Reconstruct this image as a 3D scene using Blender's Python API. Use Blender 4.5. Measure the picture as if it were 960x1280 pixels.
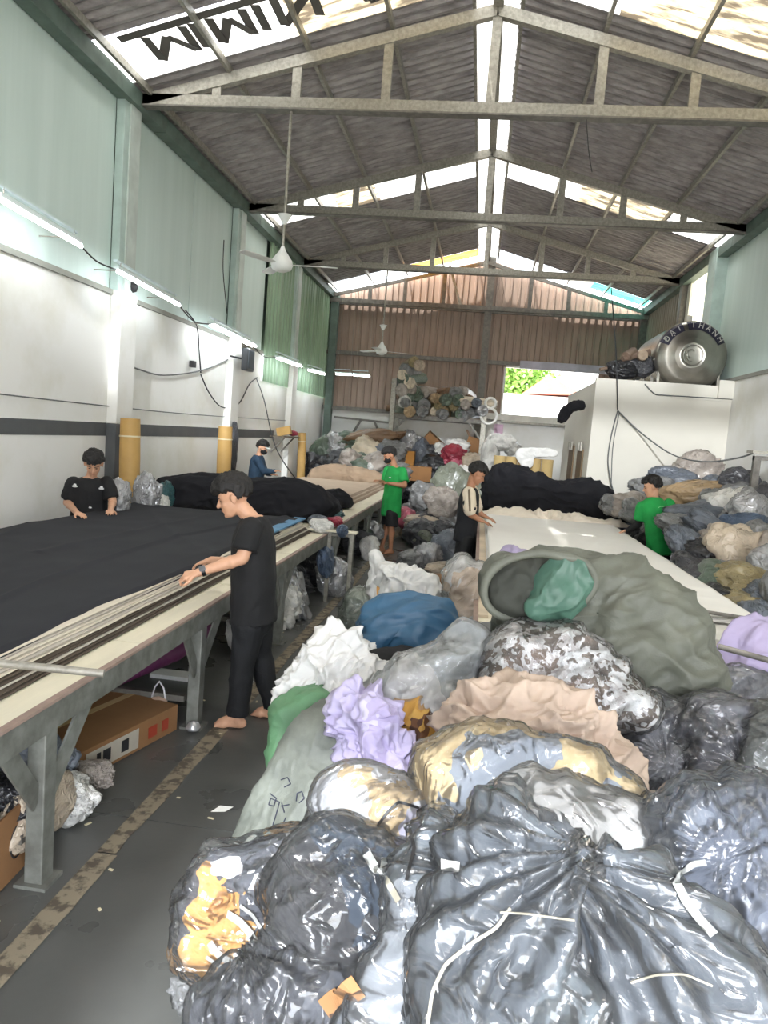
import bpy, bmesh, math, random
import numpy as np
from mathutils import Vector, Matrix, Euler
random.seed(7)
for o in list(bpy.data.objects): bpy.data.objects.remove(o, do_unlink=True)
S = bpy.context.scene
COL = S.collection
PI = math.pi
# ---------------------------------------------------------------- camera
F = 940.0; EYE = 2.0
yaw, pitch, roll = [math.radians(a) for a in (6.86, 5.99, 4.48)]
cy_, sy_, cp_, sp_, cr_, sr_ = math.cos(yaw), math.sin(yaw), math.cos(pitch), math.sin(pitch), math.cos(roll), math.sin(roll)
fw = np.array([-sy_*cp_, cy_*cp_, -sp_]); rt = np.array([cy_, sy_, 0.0]); upv = np.cross(rt, fw)
rt2 = rt*cr_ + upv*sr_; up2 = -rt*sr_ + upv*cr_
cam = bpy.data.cameras.new('camera'); camo = bpy.data.objects.new('camera', cam); COL.objects.link(camo)
camo.matrix_world = Matrix(((rt2[0], up2[0], -fw[0], 0), (rt2[1], up2[1], -fw[1], 0), (rt2[2], up2[2], -fw[2], EYE), (0, 0, 0, 1)))
cam.sensor_fit = 'VERTICAL'; cam.sensor_height = 36; cam.lens = F/1280*36; cam.clip_end = 300; cam.clip_start = 0.05
S.camera = camo
# ---------------------------------------------------------------- light
W = bpy.data.worlds.new('sky'); S.world = W; W.use_nodes = True
wn = W.node_tree.nodes; wl = W.node_tree.links
sky = wn.new('ShaderNodeTexSky'); sky.sky_type = 'NISHITA'; sky.sun_disc = False; sky.sun_elevation = math.radians(58); sky.sun_rotation = math.radians(200)
sky.dust_density = 4; sky.air_density = 1.2
mixs = wn.new('ShaderNodeMixRGB'); mixs.inputs[0].default_value = 0.6; mixs.inputs[2].default_value = (6, 6.2, 6.5, 1)
wl.new(sky.outputs[0], mixs.inputs[1]); wl.new(mixs.outputs[0], wn['Background'].inputs[0]); wn['Background'].inputs[1].default_value = 0.6
sun = bpy.data.lights.new('sun', 'SUN'); sun.energy = 6.0; sun.angle = math.radians(1.0); sun.color = (1, .98, .94)
suno = bpy.data.objects.new('sun', sun); COL.objects.link(suno); suno.rotation_euler = (math.radians(12), math.radians(-14), 0)
def area(name, loc, rot, sx, sy, power, col=(1, 1, 1)):
    l = bpy.data.lights.new(name, 'AREA'); l.shape = 'RECTANGLE'; l.size = sx; l.size_y = sy; l.energy = power; l.color = col
    o = bpy.data.objects.new(name, l); COL.objects.link(o); o.location = loc; o.rotation_euler = rot; return o
# door daylight from behind the camera, plus added unseen street and roof lamps
area('door_daylight', (1.3, -2.4, 2.2), (math.radians(80), 0, 0), 4.6, 2.8, 60, (.94, .97, 1))
area('floor_patch_lamp', (-1.15, -11, 8.6), (math.radians(57), 0, math.radians(-2)), .45, .45, 2400, (.93, .97, 1))  # added lamp outside the doorway, throws the light patch on the floor
area('roof_fill_lamp', (-0.2, 4.4, 5.7), (0, 0, 0), 8.0, 1.5, 30, (1, .99, .96))  # added fill lamp out of view, lights the near pile from above
S.view_settings.view_transform = 'Standard'; S.view_settings.look = 'None'; S.view_settings.gamma = 1; S.view_settings.use_curve_mapping = False
S.view_settings.exposure = 1.5
# ---------------------------------------------------------------- pixel -> world helpers (give real positions on real planes)
def ray(u, v): return rt2*((u-480)/F) + up2*((640-v)/F) + fw
EP = np.array([0, 0, EYE])
def atz(u, v, z): d = ray(u, v); return EP + d*((z-EYE)/d[2])
def aty(u, v, y): d = ray(u, v); return EP + d*(y/d[1])
def atx(u, v, x): d = ray(u, v); return EP + d*(x/d[0])
def atpl(u, v, P, n): d = ray(u, v); n = np.array(n, float); return EP + d*(((np.array(P)-EP)@n)/(d@n))
# ---------------------------------------------------------------- materials
MATS = {}
def nd(nt, t, **k):
    n = nt.nodes.new(t)
    for a, b in k.items(): setattr(n, a, b)
    return n
def col4(c): return (c[0], c[1], c[2], 1)
def srgb(r, g, b):
    f = lambda c: (c/255/12.92 if c/255 <= .04045 else ((c/255+.055)/1.055)**2.4)
    return (f(r), f(g), f(b))
def mat(name, c, rough=.6, metal=0, var=.12, vscale=3., bump=0., bscale=30., c2=None, stretch=(1, 1, 1), coat=0, spec=.5, emit=None, estr=0, detail=5, sharp=(.35, .65), bdist=.01, crease=0, cscale=14):
    if name in MATS: return MATS[name]
    m = bpy.data.materials.new(name); m.use_nodes = True; nt = m.node_tree; b = nt.nodes['Principled BSDF']
    b.inputs['Roughness'].default_value = rough; b.inputs['Metallic'].default_value = metal
    b.inputs['Specular IOR Level'].default_value = spec; b.inputs['Coat Weight'].default_value = coat
    tc = nd(nt, 'ShaderNodeTexCoord'); mp = nd(nt, 'ShaderNodeMapping'); mp.inputs['Scale'].default_value = stretch
    nt.links.new(tc.outputs['Object'], mp.inputs[0])
    n = nd(nt, 'ShaderNodeTexNoise'); n.inputs['Scale'].default_value = vscale; n.inputs['Detail'].default_value = detail; n.inputs['Roughness'].default_value = .6
    nt.links.new(mp.outputs[0], n.inputs['Vector'])
    cr = nd(nt, 'ShaderNodeValToRGB')
    cc2 = c2 if c2 else tuple(x*(1-var) for x in c); cc1 = c if c2 else tuple(min(1, x*(1+var)) for x in c)
    cr.color_ramp.elements[0].position = sharp[0]; cr.color_ramp.elements[1].position = sharp[1]
    cr.color_ramp.elements[0].color = col4(cc2); cr.color_ramp.elements[1].color = col4(cc1)
    nt.links.new(n.outputs[0], cr.inputs[0]); nt.links.new(cr.outputs[0], b.inputs['Base Color'])
    if bump:
        n2 = nd(nt, 'ShaderNodeTexNoise'); n2.inputs['Scale'].default_value = bscale; n2.inputs['Detail'].default_value = 3
        nt.links.new(mp.outputs[0], n2.inputs['Vector'])
        bp = nd(nt, 'ShaderNodeBump'); bp.inputs['Strength'].default_value = bump; bp.inputs['Distance'].default_value = bdist
        nt.links.new(n2.outputs[0], bp.inputs['Height']); nt.links.new(bp.outputs[0], b.inputs['Normal'])
    if crease:
        n3 = nd(nt, 'ShaderNodeTexNoise'); n3.inputs['Scale'].default_value = cscale; n3.inputs['Detail'].default_value = 3; n3.inputs['Distortion'].default_value = 1.0; n3.noise_type = 'RIDGED_MULTIFRACTAL'
        nt.links.new(mp.outputs[0], n3.inputs['Vector']); b3 = nd(nt, 'ShaderNodeBump'); b3.inputs['Strength'].default_value = crease; b3.inputs['Distance'].default_value = .02; nt.links.new(n3.outputs[0], b3.inputs['Height'])
        if bump: nt.links.new(bp.outputs[0], b3.inputs['Normal'])
        nt.links.new(b3.outputs[0], b.inputs['Normal'])
    if emit: b.inputs['Emission Color'].default_value = col4(emit); b.inputs['Emission Strength'].default_value = estr
    MATS[name] = m; return m
# ---------------------------------------------------------------- object helpers
def link(name, me, m=None, parent=None):
    o = bpy.data.objects.new(name, me); COL.objects.link(o)
    if m is not None and me is not None and not me.materials: me.materials.append(m)
    if parent is not None: o.parent = parent
    return o
def tag(o, label=None, cat=None, group=None, kind=None):
    if label: o['label'] = label
    if cat: o['category'] = cat
    if group: o['group'] = group
    if kind: o['kind'] = kind
    return o
def thing(name, label, cat, loc=(0, 0, 0), rz=0, group=None):
    o = link(name, None); o.location = loc; o.rotation_euler = (0, 0, rz); return tag(o, label, cat, group)
def struct(name, kind='structure'):
    o = link(name, None); o['kind'] = kind; return o
class MB:
    def __init__(s): s.v = []; s.f = []; s.sm = []
    def add(s, vs, fs, smooth=False):
        k = len(s.v); s.v += [tuple(map(float, p)) for p in vs]; s.f += [tuple(i+k for i in f) for f in fs]; s.sm += [smooth]*len(fs); return s
    def box(s, x0, x1, y0, y1, z0, z1):
        return s.add([(x0,y0,z0),(x1,y0,z0),(x1,y1,z0),(x0,y1,z0),(x0,y0,z1),(x1,y0,z1),(x1,y1,z1),(x0,y1,z1)],
                     [(0,3,2,1),(4,5,6,7),(0,1,5,4),(1,2,6,5),(2,3,7,6),(3,0,4,7)])
    def bar(s, a, b, w, h, up=(0, 0, 1)):
        a = Vector(a); b = Vector(b); d = (b-a).normalized(); u = Vector(up)
        if abs(d.dot(u)) > .98: u = Vector((0, 1, 0))
        r = d.cross(u).normalized()*w/2; u = r.cross(d).normalized()*h/2
        vs = [a-r-u, a+r-u, a+r+u, a-r+u, b-r-u, b+r-u, b+r+u, b-r+u]
        return s.add(vs, [(0,3,2,1),(4,5,6,7),(0,1,5,4),(1,2,6,5),(2,3,7,6),(3,0,4,7)])
    def tube(s, pts, r, n=8, cap=True):
        pts = [Vector(p) for p in pts]; N = len(pts); rr = r if isinstance(r, (list, tuple)) else [r]*N
        d0 = (pts[1]-pts[0]).normalized(); u = Vector((0, 0, 1)) if abs(d0.z) < .9 else Vector((1, 0, 0)); u = (u-d0*u.dot(d0)).normalized()
        vs = []; k = len(s.v)
        for i, p in enumerate(pts):
            d = (pts[min(i+1, N-1)]-pts[max(i-1, 0)]).normalized(); u = (u-d*u.dot(d)).normalized(); w = d.cross(u)
            for j in range(n):
                a = 2*PI*j/n; vs.append(p+(u*math.cos(a)+w*math.sin(a))*rr[i])
        fs = [(i*n+j, i*n+(j+1) % n, (i+1)*n+(j+1) % n, (i+1)*n+j) for i in range(N-1) for j in range(n)]
        s.add(vs, fs, True)
        if cap: s.add(vs[:n], [tuple(range(n))[::-1]]); s.add(vs[-n:], [tuple(range(n))])
        return s
    def lathe(s, prof, c=(0, 0, 0), n=24, axis='z'):
        vs = []
        for r, h in prof:
            for j in range(n):
                a = 2*PI*j/n; p = (r*math.cos(a), r*math.sin(a), h)
                if axis == 'y': p = (p[0], p[2], p[1])
                if axis == 'x': p = (p[2], p[0], p[1])
                vs.append((p[0]+c[0], p[1]+c[1], p[2]+c[2]))
        m = len(prof)
        fs = [(i*n+j, i*n+(j+1) % n, (i+1)*n+(j+1) % n, (i+1)*n+j) for i in range(m-1) for j in range(n)]
        if axis == 'y': fs = [f[::-1] for f in fs]
        return s.add(vs, fs, True)
    def build(s, name, m, parent=None, bevel=0):
        me = bpy.data.meshes.new(name); me.from_pydata(s.v, [], s.f)
        me.polygons.foreach_set('use_smooth', s.sm); me.update()
        o = link(name, me, m, parent)
        if bevel:
            md = o.modifiers.new('bevel', 'BEVEL'); md.width = bevel; md.segments = 2; md.limit_method = 'ANGLE'
        return o
def bx(name, m, x0, x1, y0, y1, z0, z1, parent=None, bevel=0): return MB().box(x0, x1, y0, y1, z0, z1).build(name, m, parent, bevel)
def gridmesh(name, P, m=None, parent=None, smooth=True, closed_u=False, flip=False):
    """P: (n, k, 3) array of points -> quad grid"""
    n, k, _ = P.shape; idx = np.arange(n*k).reshape(n, k)
    if closed_u: idx = np.concatenate([idx, idx[:, :1]], 1)
    q = np.stack([idx[:-1, :-1], idx[:-1, 1:], idx[1:, 1:], idx[1:, :-1]], -1).reshape(-1, 4)
    if flip: q = q[:, ::-1]
    return rawmesh(name, P.reshape(-1, 3), q, m, parent, smooth)
def rawmesh(name, V, Q, m=None, parent=None, smooth=True):
    me = bpy.data.meshes.new(name); V = np.asarray(V, np.float32); Q = np.asarray(Q, np.int32)
    me.vertices.add(len(V)); me.vertices.foreach_set('co', V.ravel())
    w = Q.shape[1]; me.loops.add(Q.size); me.loops.foreach_set('vertex_index', Q.ravel())
    me.polygons.add(len(Q)); me.polygons.foreach_set('loop_start', np.arange(0, Q.size, w, dtype=np.int32))
    me.polygons.foreach_set('use_smooth', np.full(len(Q), smooth)); me.update(calc_edges=True); me.validate()
    return link(name, me, m, parent)
def cable(name, pts, r, m, label, cat='cable', n=6, group=None, sub=8):
    pts = [Vector(p) for p in pts]; out = []
    for i in range(len(pts)-1):
        p0 = pts[max(i-1, 0)]; p1 = pts[i]; p2 = pts[i+1]; p3 = pts[min(i+2, len(pts)-1)]
        for k in range(sub):
            t = k/sub; out.append(.5*((2*p1)+(p2-p0)*t+(2*p0-5*p1+4*p2-p3)*t*t+(3*p1-p0-3*p2+p3)*t**3))
    out.append(pts[-1]); o = MB().tube(out, r, n).build(name, m)
    return tag(o, label, cat, group)
# ---------------------------------------------------------------- numpy noise
_rs = np.random.RandomState(3); _T = _rs.rand(64, 64, 64).astype(np.float32)
def vnoise(P):
    P = np.asarray(P); i = np.floor(P).astype(int); f = P-i; f = f*f*(3-2*f); i0 = i & 63; i1 = (i+1) & 63
    x0, y0, z0 = i0[..., 0], i0[..., 1], i0[..., 2]; x1, y1, z1 = i1[..., 0], i1[..., 1], i1[..., 2]
    fx, fy, fz = f[..., 0], f[..., 1], f[..., 2]; T = _T
    a = T[x0,y0,z0]*(1-fx)+T[x1,y0,z0]*fx; b = T[x0,y1,z0]*(1-fx)+T[x1,y1,z0]*fx
    c = T[x0,y0,z1]*(1-fx)+T[x1,y0,z1]*fx; d = T[x0,y1,z1]*(1-fx)+T[x1,y1,z1]*fx
    a = a*(1-fy)+b*fy; c = c*(1-fy)+d*fy; return a*(1-fz)+c*fz
def ridge(P, oct=3):
    o = 0; a = 1; s = 0
    for k in range(oct):
        o = o+a*(1-np.abs(2*vnoise(P*(2.03**k)+17.3*k)-1)); s += a; a *= .5
    return o/s
def fbm(P, oct=3):
    o = 0; a = 1; s = 0
    for k in range(oct): o = o+a*vnoise(P*(2.03**k)+9.7*k); s += a; a *= .5
    return o/s
# ================================================================ SETTING
XL, XR, YB = -4.7, 4.25, 22.0
ZE, ZR, XC = 5.95, 7.2, -0.25
white_wall = mat('white_plaster', srgb(234, 233, 230), .85, var=.04, vscale=1.2, bump=.15, bscale=9, c2=srgb(222, 220, 211), sharp=(.3, .55))
green_panel = mat('pale_green_panel', srgb(214, 230, 225), .5, vscale=1.3, stretch=(1, 2.5, .18), c2=srgb(200, 218, 212), sharp=(.3, .7))
green_dark = mat('grey_green_steel', srgb(96, 112, 104), .6, var=.2, vscale=4)
green_corr = mat('green_sheet', srgb(140, 164, 138), .5, var=.15, vscale=2, stretch=(1, 1, .3))
grey_paint = mat('grey_paint', srgb(84, 86, 88), .6, var=.08, vscale=5)
steel = mat('galvanised_steel', srgb(150, 146, 136), .45, .35, var=.22, vscale=22, detail=6)
steel_dk = mat('grimy_steel', srgb(112, 108, 102), .55, .3, var=.25, vscale=12)
roof_m = mat('roof_sheet_underside', srgb(172, 166, 165), .6, .1, vscale=7, c2=srgb(124, 118, 118), stretch=(.5, 2.2, 1), bump=.5, bscale=60, sharp=(.32, .66))
backsheet = mat('brown_wall_sheet', srgb(150, 130, 116), .55, .1, var=.14, vscale=3, stretch=(1, 1, .3))
greysheet = mat('grey_wall_sheet', srgb(150, 142, 128), .55, .1, var=.12, vscale=3, stretch=(1, 1, .3))
def trans_mat(name, c, c2, em, vs=2.5, stretch=(1, 1, 1), frac=.6):
    m = bpy.data.materials.new(name); m.use_nodes = True; nt = m.node_tree
    for n in list(nt.nodes): nt.nodes.remove(n)
    tc = nd(nt, 'ShaderNodeTexCoord'); mp = nd(nt, 'ShaderNodeMapping'); mp.inputs['Scale'].default_value = stretch; nt.links.new(tc.outputs['Object'], mp.inputs[0])
    no = nd(nt, 'ShaderNodeTexNoise'); no.inputs['Scale'].default_value = vs; no.inputs['Detail'].default_value = 6; nt.links.new(mp.outputs[0], no.inputs['Vector'])
    cr = nd(nt, 'ShaderNodeValToRGB'); cr.color_ramp.elements[0].position = .4; cr.color_ramp.elements[1].position = .6
    cr.color_ramp.elements[0].color = col4(c2); cr.color_ramp.elements[1].color = col4(c); nt.links.new(no.outputs[0], cr.inputs[0])
    d = nd(nt, 'ShaderNodeBsdfDiffuse'); t = nd(nt, 'ShaderNodeBsdfTranslucent'); mx = nd(nt, 'ShaderNodeMixShader'); mx.inputs[0].default_value = frac
    nt.links.new(cr.outputs[0], d.inputs[0]); nt.links.new(cr.outputs[0], t.inputs[0]); nt.links.new(d.outputs[0], mx.inputs[1]); nt.links.new(t.outputs[0], mx.inputs[2])
    out = nd(nt, 'ShaderNodeOutputMaterial'); nt.links.new(mx.outputs[0], out.inputs[0]); return m
sky_w = trans_mat('skylight_white', srgb(205, 206, 202), srgb(160, 158, 150), 0)
sky_d = trans_mat('skylight_dirty', srgb(160, 148, 120), srgb(70, 62, 50), 0, 3, (.8, 3, 1))
sky_g = trans_mat('skylight_amber', srgb(200, 150, 70), srgb(180, 120, 50), 0)
sky_a = trans_mat('skylight_aqua', srgb(80, 170, 150), srgb(60, 150, 132), 0)
# --- floor
def floor_mat():
    m = mat('grey_painted_concrete', srgb(92, 93, 91), .34, vscale=1.1, c2=srgb(74, 75, 73), bump=.12, bscale=14, sharp=(.3, .7)); nt = m.node_tree; b = nt.nodes['Principled BSDF']
    tc = nd(nt, 'ShaderNodeTexCoord'); n = nd(nt, 'ShaderNodeTexNoise'); n.inputs['Scale'].default_value = 2.2; n.inputs['Detail'].default_value = 8
    mr = nd(nt, 'ShaderNodeMapRange'); mr.inputs[1].default_value = .3; mr.inputs[2].default_value = .7; mr.inputs[3].default_value = .2; mr.inputs[4].default_value = .5
    nt.links.new(tc.outputs['Object'], n.inputs['Vector']); nt.links.new(n.outputs[0], mr.inputs[0]); nt.links.new(mr.outputs[0], b.inputs['Roughness'])
    return m
fl = struct('floor')
for i, (y0, y1) in enumerate([(-3, 3.4), (3.4, 8.2), (8.2, 13), (13, 17.6), (17.6, 22.2)]):
    bx('floor_slab', floor_mat(), XL-.2, XR+.2, y0+.003, y1-.003, -.15, 0, fl)
bx('floor_slab', floor_mat(), XL-.2, XR+.2, -3, 22.2, -.2, -.004, fl)
bx('ground', mat('outside_ground', srgb(170, 160, 140), .9), -40, 40, -12, 70, -.4, -.21)['kind'] = 'structure'
wf_ = struct('wall_front')  # unseen front wall, its jamb and lintel placed to shape the floor light
bx('masonry', white_wall, XL-.2, -1.1, -2.75, -2.6, 0, 6, wf_); bx('masonry', white_wall, 3.7, XR+.2, -2.75, -2.6, 0, 6, wf_); bx('lintel', white_wall, -1.1, 3.7, -2.75, -2.6, 3.9, 6, wf_)
# --- left wall
wl_ = struct('wall_left')
bx('masonry', white_wall, XL-.2, XL, -3, 15.6, 0, 3.5, wl_)
bx('masonry', white_wall, XL-.2, XL, 15.6, YB, 0, 2.9, wl_)
for i, (a, b) in enumerate([(-3, .6), (.6, 5), (5, 9.07), (9.43, 11.6), (11.6, 13.4), (13.76, 15.6)]):
    bx('wall_panel', green_panel, XL-.1, XL-.04, a+.012, b-.012, 3.52, ZE+.1, wl_)
bx('panel_backing', green_dark, XL-.16, XL-.11, -3, YB, 3.5, ZE+.1, wl_)
bx('ledge', mat('grey_ledge', srgb(150, 150, 142), .8), XL-.04, XL+.03, -3, 15.55, 3.44, 3.5, wl_)
def corrugated(name, m, a0, a1, z0, z1, plane, kind='x', pitch=.24, depth=.035, parent=None, top=None):
    """ribbed sheet running along y (plane x) or along x (plane y); trapezoid ribs"""
    xs = []; d = []; a = a0
    while a < a1-1e-6:
        for f, h in ((0, 0), (.62, 0), (.70, 1), (.92, 1)): 
            if a+f*pitch < a1: xs.append(a+f*pitch); d.append(h*depth)
        a += pitch
    xs.append(a1); d.append(0); xs = np.array(xs); d = np.array(d)
    zt = np.full(len(xs), z1) if top is None else np.array([top(q) for q in xs])
    P = np.zeros((2, len(xs), 3))
    for j, zz in enumerate((np.full(len(xs), z0), zt)):
        if kind == 'x': P[j, :, 0] = plane + d; P[j, :, 1] = xs
        else: P[j, :, 0] = xs; P[j, :, 1] = plane - d
        P[j, :, 2] = zz
    return gridmesh(name, P, m, parent, smooth=False)
y = 15.6
while y < 21.9:
    corrugated('wall_sheet', green_corr, y, min(y+1.08, YB), 2.89, ZE+.1, XL+.02, 'x', parent=wl_); y += 1.08
for yy in (9.25, 13.58, 17.95):
    z0 = 0
    bx('pilaster', white_wall if yy < 17 else white_wall, XL, XL+.14, yy-.22, yy+.22, 1.85, 3.5, wl_, .012)
    bx('pilaster_foot', grey_paint if yy < 10 else white_wall, XL, XL+.14, yy-.22, yy+.22, 0, 1.85, wl_, .012)
    bx('column', mat('blue_green_column', srgb(180, 198, 192), .5), XL-.03, XL+.08, yy-.2, yy+.2, 3.5, ZE, wl_, .01)
    bx('column_flange', mat('pale_column', srgb(196, 206, 200), .5), XL+.08, XL+.10, yy-.07, yy+.2, 3.5, ZE, wl_)
for a, b in ((-3, 9.03), (9.47, 13.36), (13.8, 16.8)):
    o = bx('painted_band', grey_paint, XL, XL+.006, a, b, 1.69, 1.855, wl_)
# eave beams
for nm, x0, x1, wz in (('left', XL-.02, XL+.16, 0), ('right', XR-.16, XR+.02, 0)):
    t = struct('trim_1' if nm == 'left' else 'trim_2')
    y = -3
    while y < 21.9:
        y2 = min(y+4.35, YB); bx('eave_beam', green_dark, x0, x1, y+.01, y2-.01, 5.76, 5.95, t); y = y2
# --- right wall
wr = struct('wall_right')
bx('masonry', white_wall, XR, XR+.2, -3, YB, 0, 3.4, wr)
for a, b in [(-3, 2), (2, 6.6), (6.6, 11), (11, 15.2)]: bx('wall_panel', green_panel, XR+.04, XR+.1, a+.01, b-.01, 3.4, ZE+.1, wr)
bx('ledge', mat('grey_ledge', srgb(150, 150, 142)), XR-.03, XR+.04, -3, 15.2, 3.36, 3.42, wr)
bx('column', mat('blue_green_column', srgb(180, 198, 192)), XR-.18, XR+.1, 15.2, 15.7, 0, ZE, wr, .01)
bx('column', mat('blue_green_column', srgb(180, 198, 192)), XR-.1, XR+.1, 9.2, 9.5, 3.4, ZE, wr, .01)
cream = trans_mat('cream_translucent_sheet', srgb(250, 240, 215), srgb(232, 220, 192), 0, frac=.55)
for k in range(2): corrugated('wall_sheet', cream, 15.7+k*1.1, 16.8+k*1.1, 2.4, ZE+.05, XR+.06, 'x', pitch=.55, depth=.03, parent=wr)
bx('white_strip', mat('white_strip', srgb(225, 225, 215)), XR-.02, XR+.03, 17.5, 17.75, 2.4, ZE-.1, wr)
for k in range(4): corrugated('wall_sheet', greysheet, 17.95+k*1.02, min(17.95+(k+1)*1.02, YB), 2.4, ZE+.1, XR+.02, 'x', pitch=.2, depth=-.035, parent=wr)
bx('column', steel_dk, XR-.14, XR, 17.75, 17.95, 0, ZE, wr)
bx('column', steel_dk, XR-.2, XR-.02, 21.75, 21.95, 0, ZE, wr)
# --- back wall: white masonry below, brown ribbed sheet above, window opening
wb = struct('wall_back')
WX0, WX1, WZ0, WZ1 = .53, 3.1, 2.8, 4.12
bx('masonry', white_wall, XL, XR, YB, YB+.2, 0, 2.62, wb)
bx('sill', mat('white_sill', srgb(225, 222, 214)), -.05, 3.3, YB-.1, YB+.2, 2.62, WZ0, wb)
gable = lambda x: ZE+.0+(ZR-ZE)*(1-abs(x-XC)/(4.7-.25))-.12
x = XL
while x < XR-.05:
    x2 = min(x+1.0, XR)
    segs = [(x, x2)]
    if x2 > WX0 and x < WX1:
        if x < WX0: corrugated('wall_sheet', backsheet, x, WX0, 2.6, 0, YB, 'y', .205, parent=wb, top=gable)
        if x2 > WX1: corrugated('wall_sheet', backsheet, WX1, x2, 2.6, 0, YB, 'y', .205, parent=wb, top=gable)
        a, b = max(x, WX0), min(x2, WX1); corrugated('wall_sheet', backsheet, a, b, WZ1, 0, YB, 'y', .205, parent=wb, top=gable)
    else: corrugated('wall_sheet', backsheet, x, x2, 2.6, 0, YB, 'y', .205, parent=wb, top=gable)
    x = x2
for (a, b, z) in ((XL, -.2, 4.22), (0, XR, 4.22), (XL, XR, 5.64), (XL, -2.4, 2.62)): bx('girt', steel_dk, a, b, YB-.16, YB-.05, z-.05, z+.06, wb)
bx('window_rail', steel, WX0, WX1, YB-.12, YB-.06, 2.56, 2.62, wb)
bx('post', steel_dk, -.22, -.02, YB-.28, YB-.06, 0, 7.1, wb)
bx('post', steel_dk, -2.62, -2.42, YB-.5, YB-.3, 0, 3.3, wb)
for s in (-4.5, ): bx('post', green_dark, s-.1, s+.1, YB-.3, YB-.06, 0, 5.9, wb)
MB().bar((-4.3, YB-.25, 2.35), (-2.6, YB-.25, 2.3), .06, .06).build('brace', steel_dk, wb)
MB().bar((-3.5, YB-.25, 2.32), (-4.1, YB-.25, 1.2), .06, .06).build('brace', steel_dk, wb)
MB().bar((-3.1, YB-.25, 2.3), (-2.5, YB-.25, 1.2), .06, .06).build('brace', steel_dk, wb)
MB().bar((-.9, YB-.2, 5.7), (-1.3, YB-.2, 6.8), .07, .07).build('brace', steel, wb)
wd = struct('window_1'); fr = mat('white_frame', srgb(230, 230, 226))
MB().box(WX0-.05, WX0, YB-.04, YB+.1, WZ0, WZ1).box(WX0, WX1, YB-.04, YB+.1, WZ1, WZ1+.05).build('window_frame', fr, wd)
bx('lintel', mat('lilac_trim', srgb(180, 176, 190)), .9, 3.3, YB-.2, YB-.08, WZ1-.02, WZ1+.2, wd)
# --- roof
ce = struct('ceiling')
def roofz(x): return ZE + (ZR-ZE)*(1-abs(x-XC)/(XC-XL if x < XC else XR-XC))
def roof_piece(name, m, x0, x1, y0, y1, dz=0, pitch=.17, amp=.028):
    n = max(2, int(round((y1-y0)/pitch))); ys = []; h = []
    for i in range(n):
        for f, q in ((0, 0), (.3, 0), (.45, 1), (.8, 1)): ys.append(y0+(i+f)*(y1-y0)/n); h.append(q*amp*2)
    ys.append(y1); h.append(0); P = np.zeros((2, len(ys), 3))
    for j, xx in enumerate((x0, x1)): P[j, :, 0] = xx; P[j, :, 1] = ys; P[j, :, 2] = roofz(xx)+dz+np.array(h)
    return gridmesh(name, P, m, ce, smooth=False)
def strip(y0, y1, dz=0, pieces=None, m=roof_m, nm='roof_sheet'):
    """one band of sheets from eave to ridge light on both slopes"""
    for x0, x1 in ((XL-.1, -.51), (-.01, XR+.1)):
        if pieces: continue
        roof_piece(nm, m, x0, x1, y0, y1, dz)
bands = []
y = -3.0
solid = [(-3, 3.6), (5.2, 8.12), (9.12, 14.3), (15.35, 20.95)]
for a, b in solid:
    n = max(1, round((b-a)/1.03)); 
    for k in range(n): strip(a+(b-a)*k/n, a+(b-a)*(k+1)/n+.03, .006*(k % 2))
for x0, x1, m in ((XL-.05, -2.55, sky_w), (-2.55, -.51, sky_d), (-.01, 1.1, sky_w), (1.1, 4.3, sky_d)): roof_piece('skylight_sheet', m, x0, x1, 8.15, 9.12, -.01, .24, .012)
for x0, x1, m in ((XL-.05, -3.2, sky_w), (-3.2, -2.4, sky_d), (-2.4, -.51, sky_w), (-.01, 1.4, sky_w), (1.4, 3.0, sky_d), (3.0, 4.3, sky_w)): roof_piece('skylight_sheet', m, x0, x1, 14.3, 15.35, -.01, .24, .012)
for x0, x1, m in ((XL-.05, -2.5, sky_w), (-2.5, -.51, sky_g), (-.01, 2.6, sky_w), (2.6, 4.1, sky_a)): roof_piece('skylight_sheet', m, x0, x1, 20.95, 21.75, -.01, .24, .012)
for x0, x1 in ((XL-.05, -.3), (-.3, 4.3)): roof_piece('skylight_sheet', sky_w, x0, x1, 21.78, 22.5, -.02, .24, .012) if False else None
for y0, y1 in ((3.6, 5.2),):  # unseen skylight strip added for top light, dirty sheet dims it over the pile
    for x0, x1 in ((XL-.05, -.51), (-.01, 4.3)): roof_piece('skylight_sheet', sky_d, x0, x1, y0, y1, -.01, .24, .012)
y = -3
while y < 20.9:
    y2 = min(y+1.9, 21.75)
    for x0, x1 in ((-.5, XC), (XC, 0)): roof_piece('ridge_light', sky_w, x0, x1, y+.01, y2-.01, -.005, .2, .008)
    y = y2
for px in (-4.44, -3.44, -2.47, -1.48, -.53, .03, 1.0, 1.98, 2.96, 3.95):
    y = -3
    while y < 21.9:
        y2 = min(y+4.35, YB); z = roofz(px)-.05; bx('purlin', steel, px-.022, px+.022, y, y2-.01, z-.045, z+.04, ce); y = y2
y = -3
while y < 21.9:
    y2 = min(y+4.35, YB); bx('ridge_beam', steel, XC-.06, XC+.06, y, y2-.01, ZR-.2, ZR-.02, ce); y = y2
lm = mat('dark_painted_letters', srgb(92, 88, 84), .8)
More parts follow.
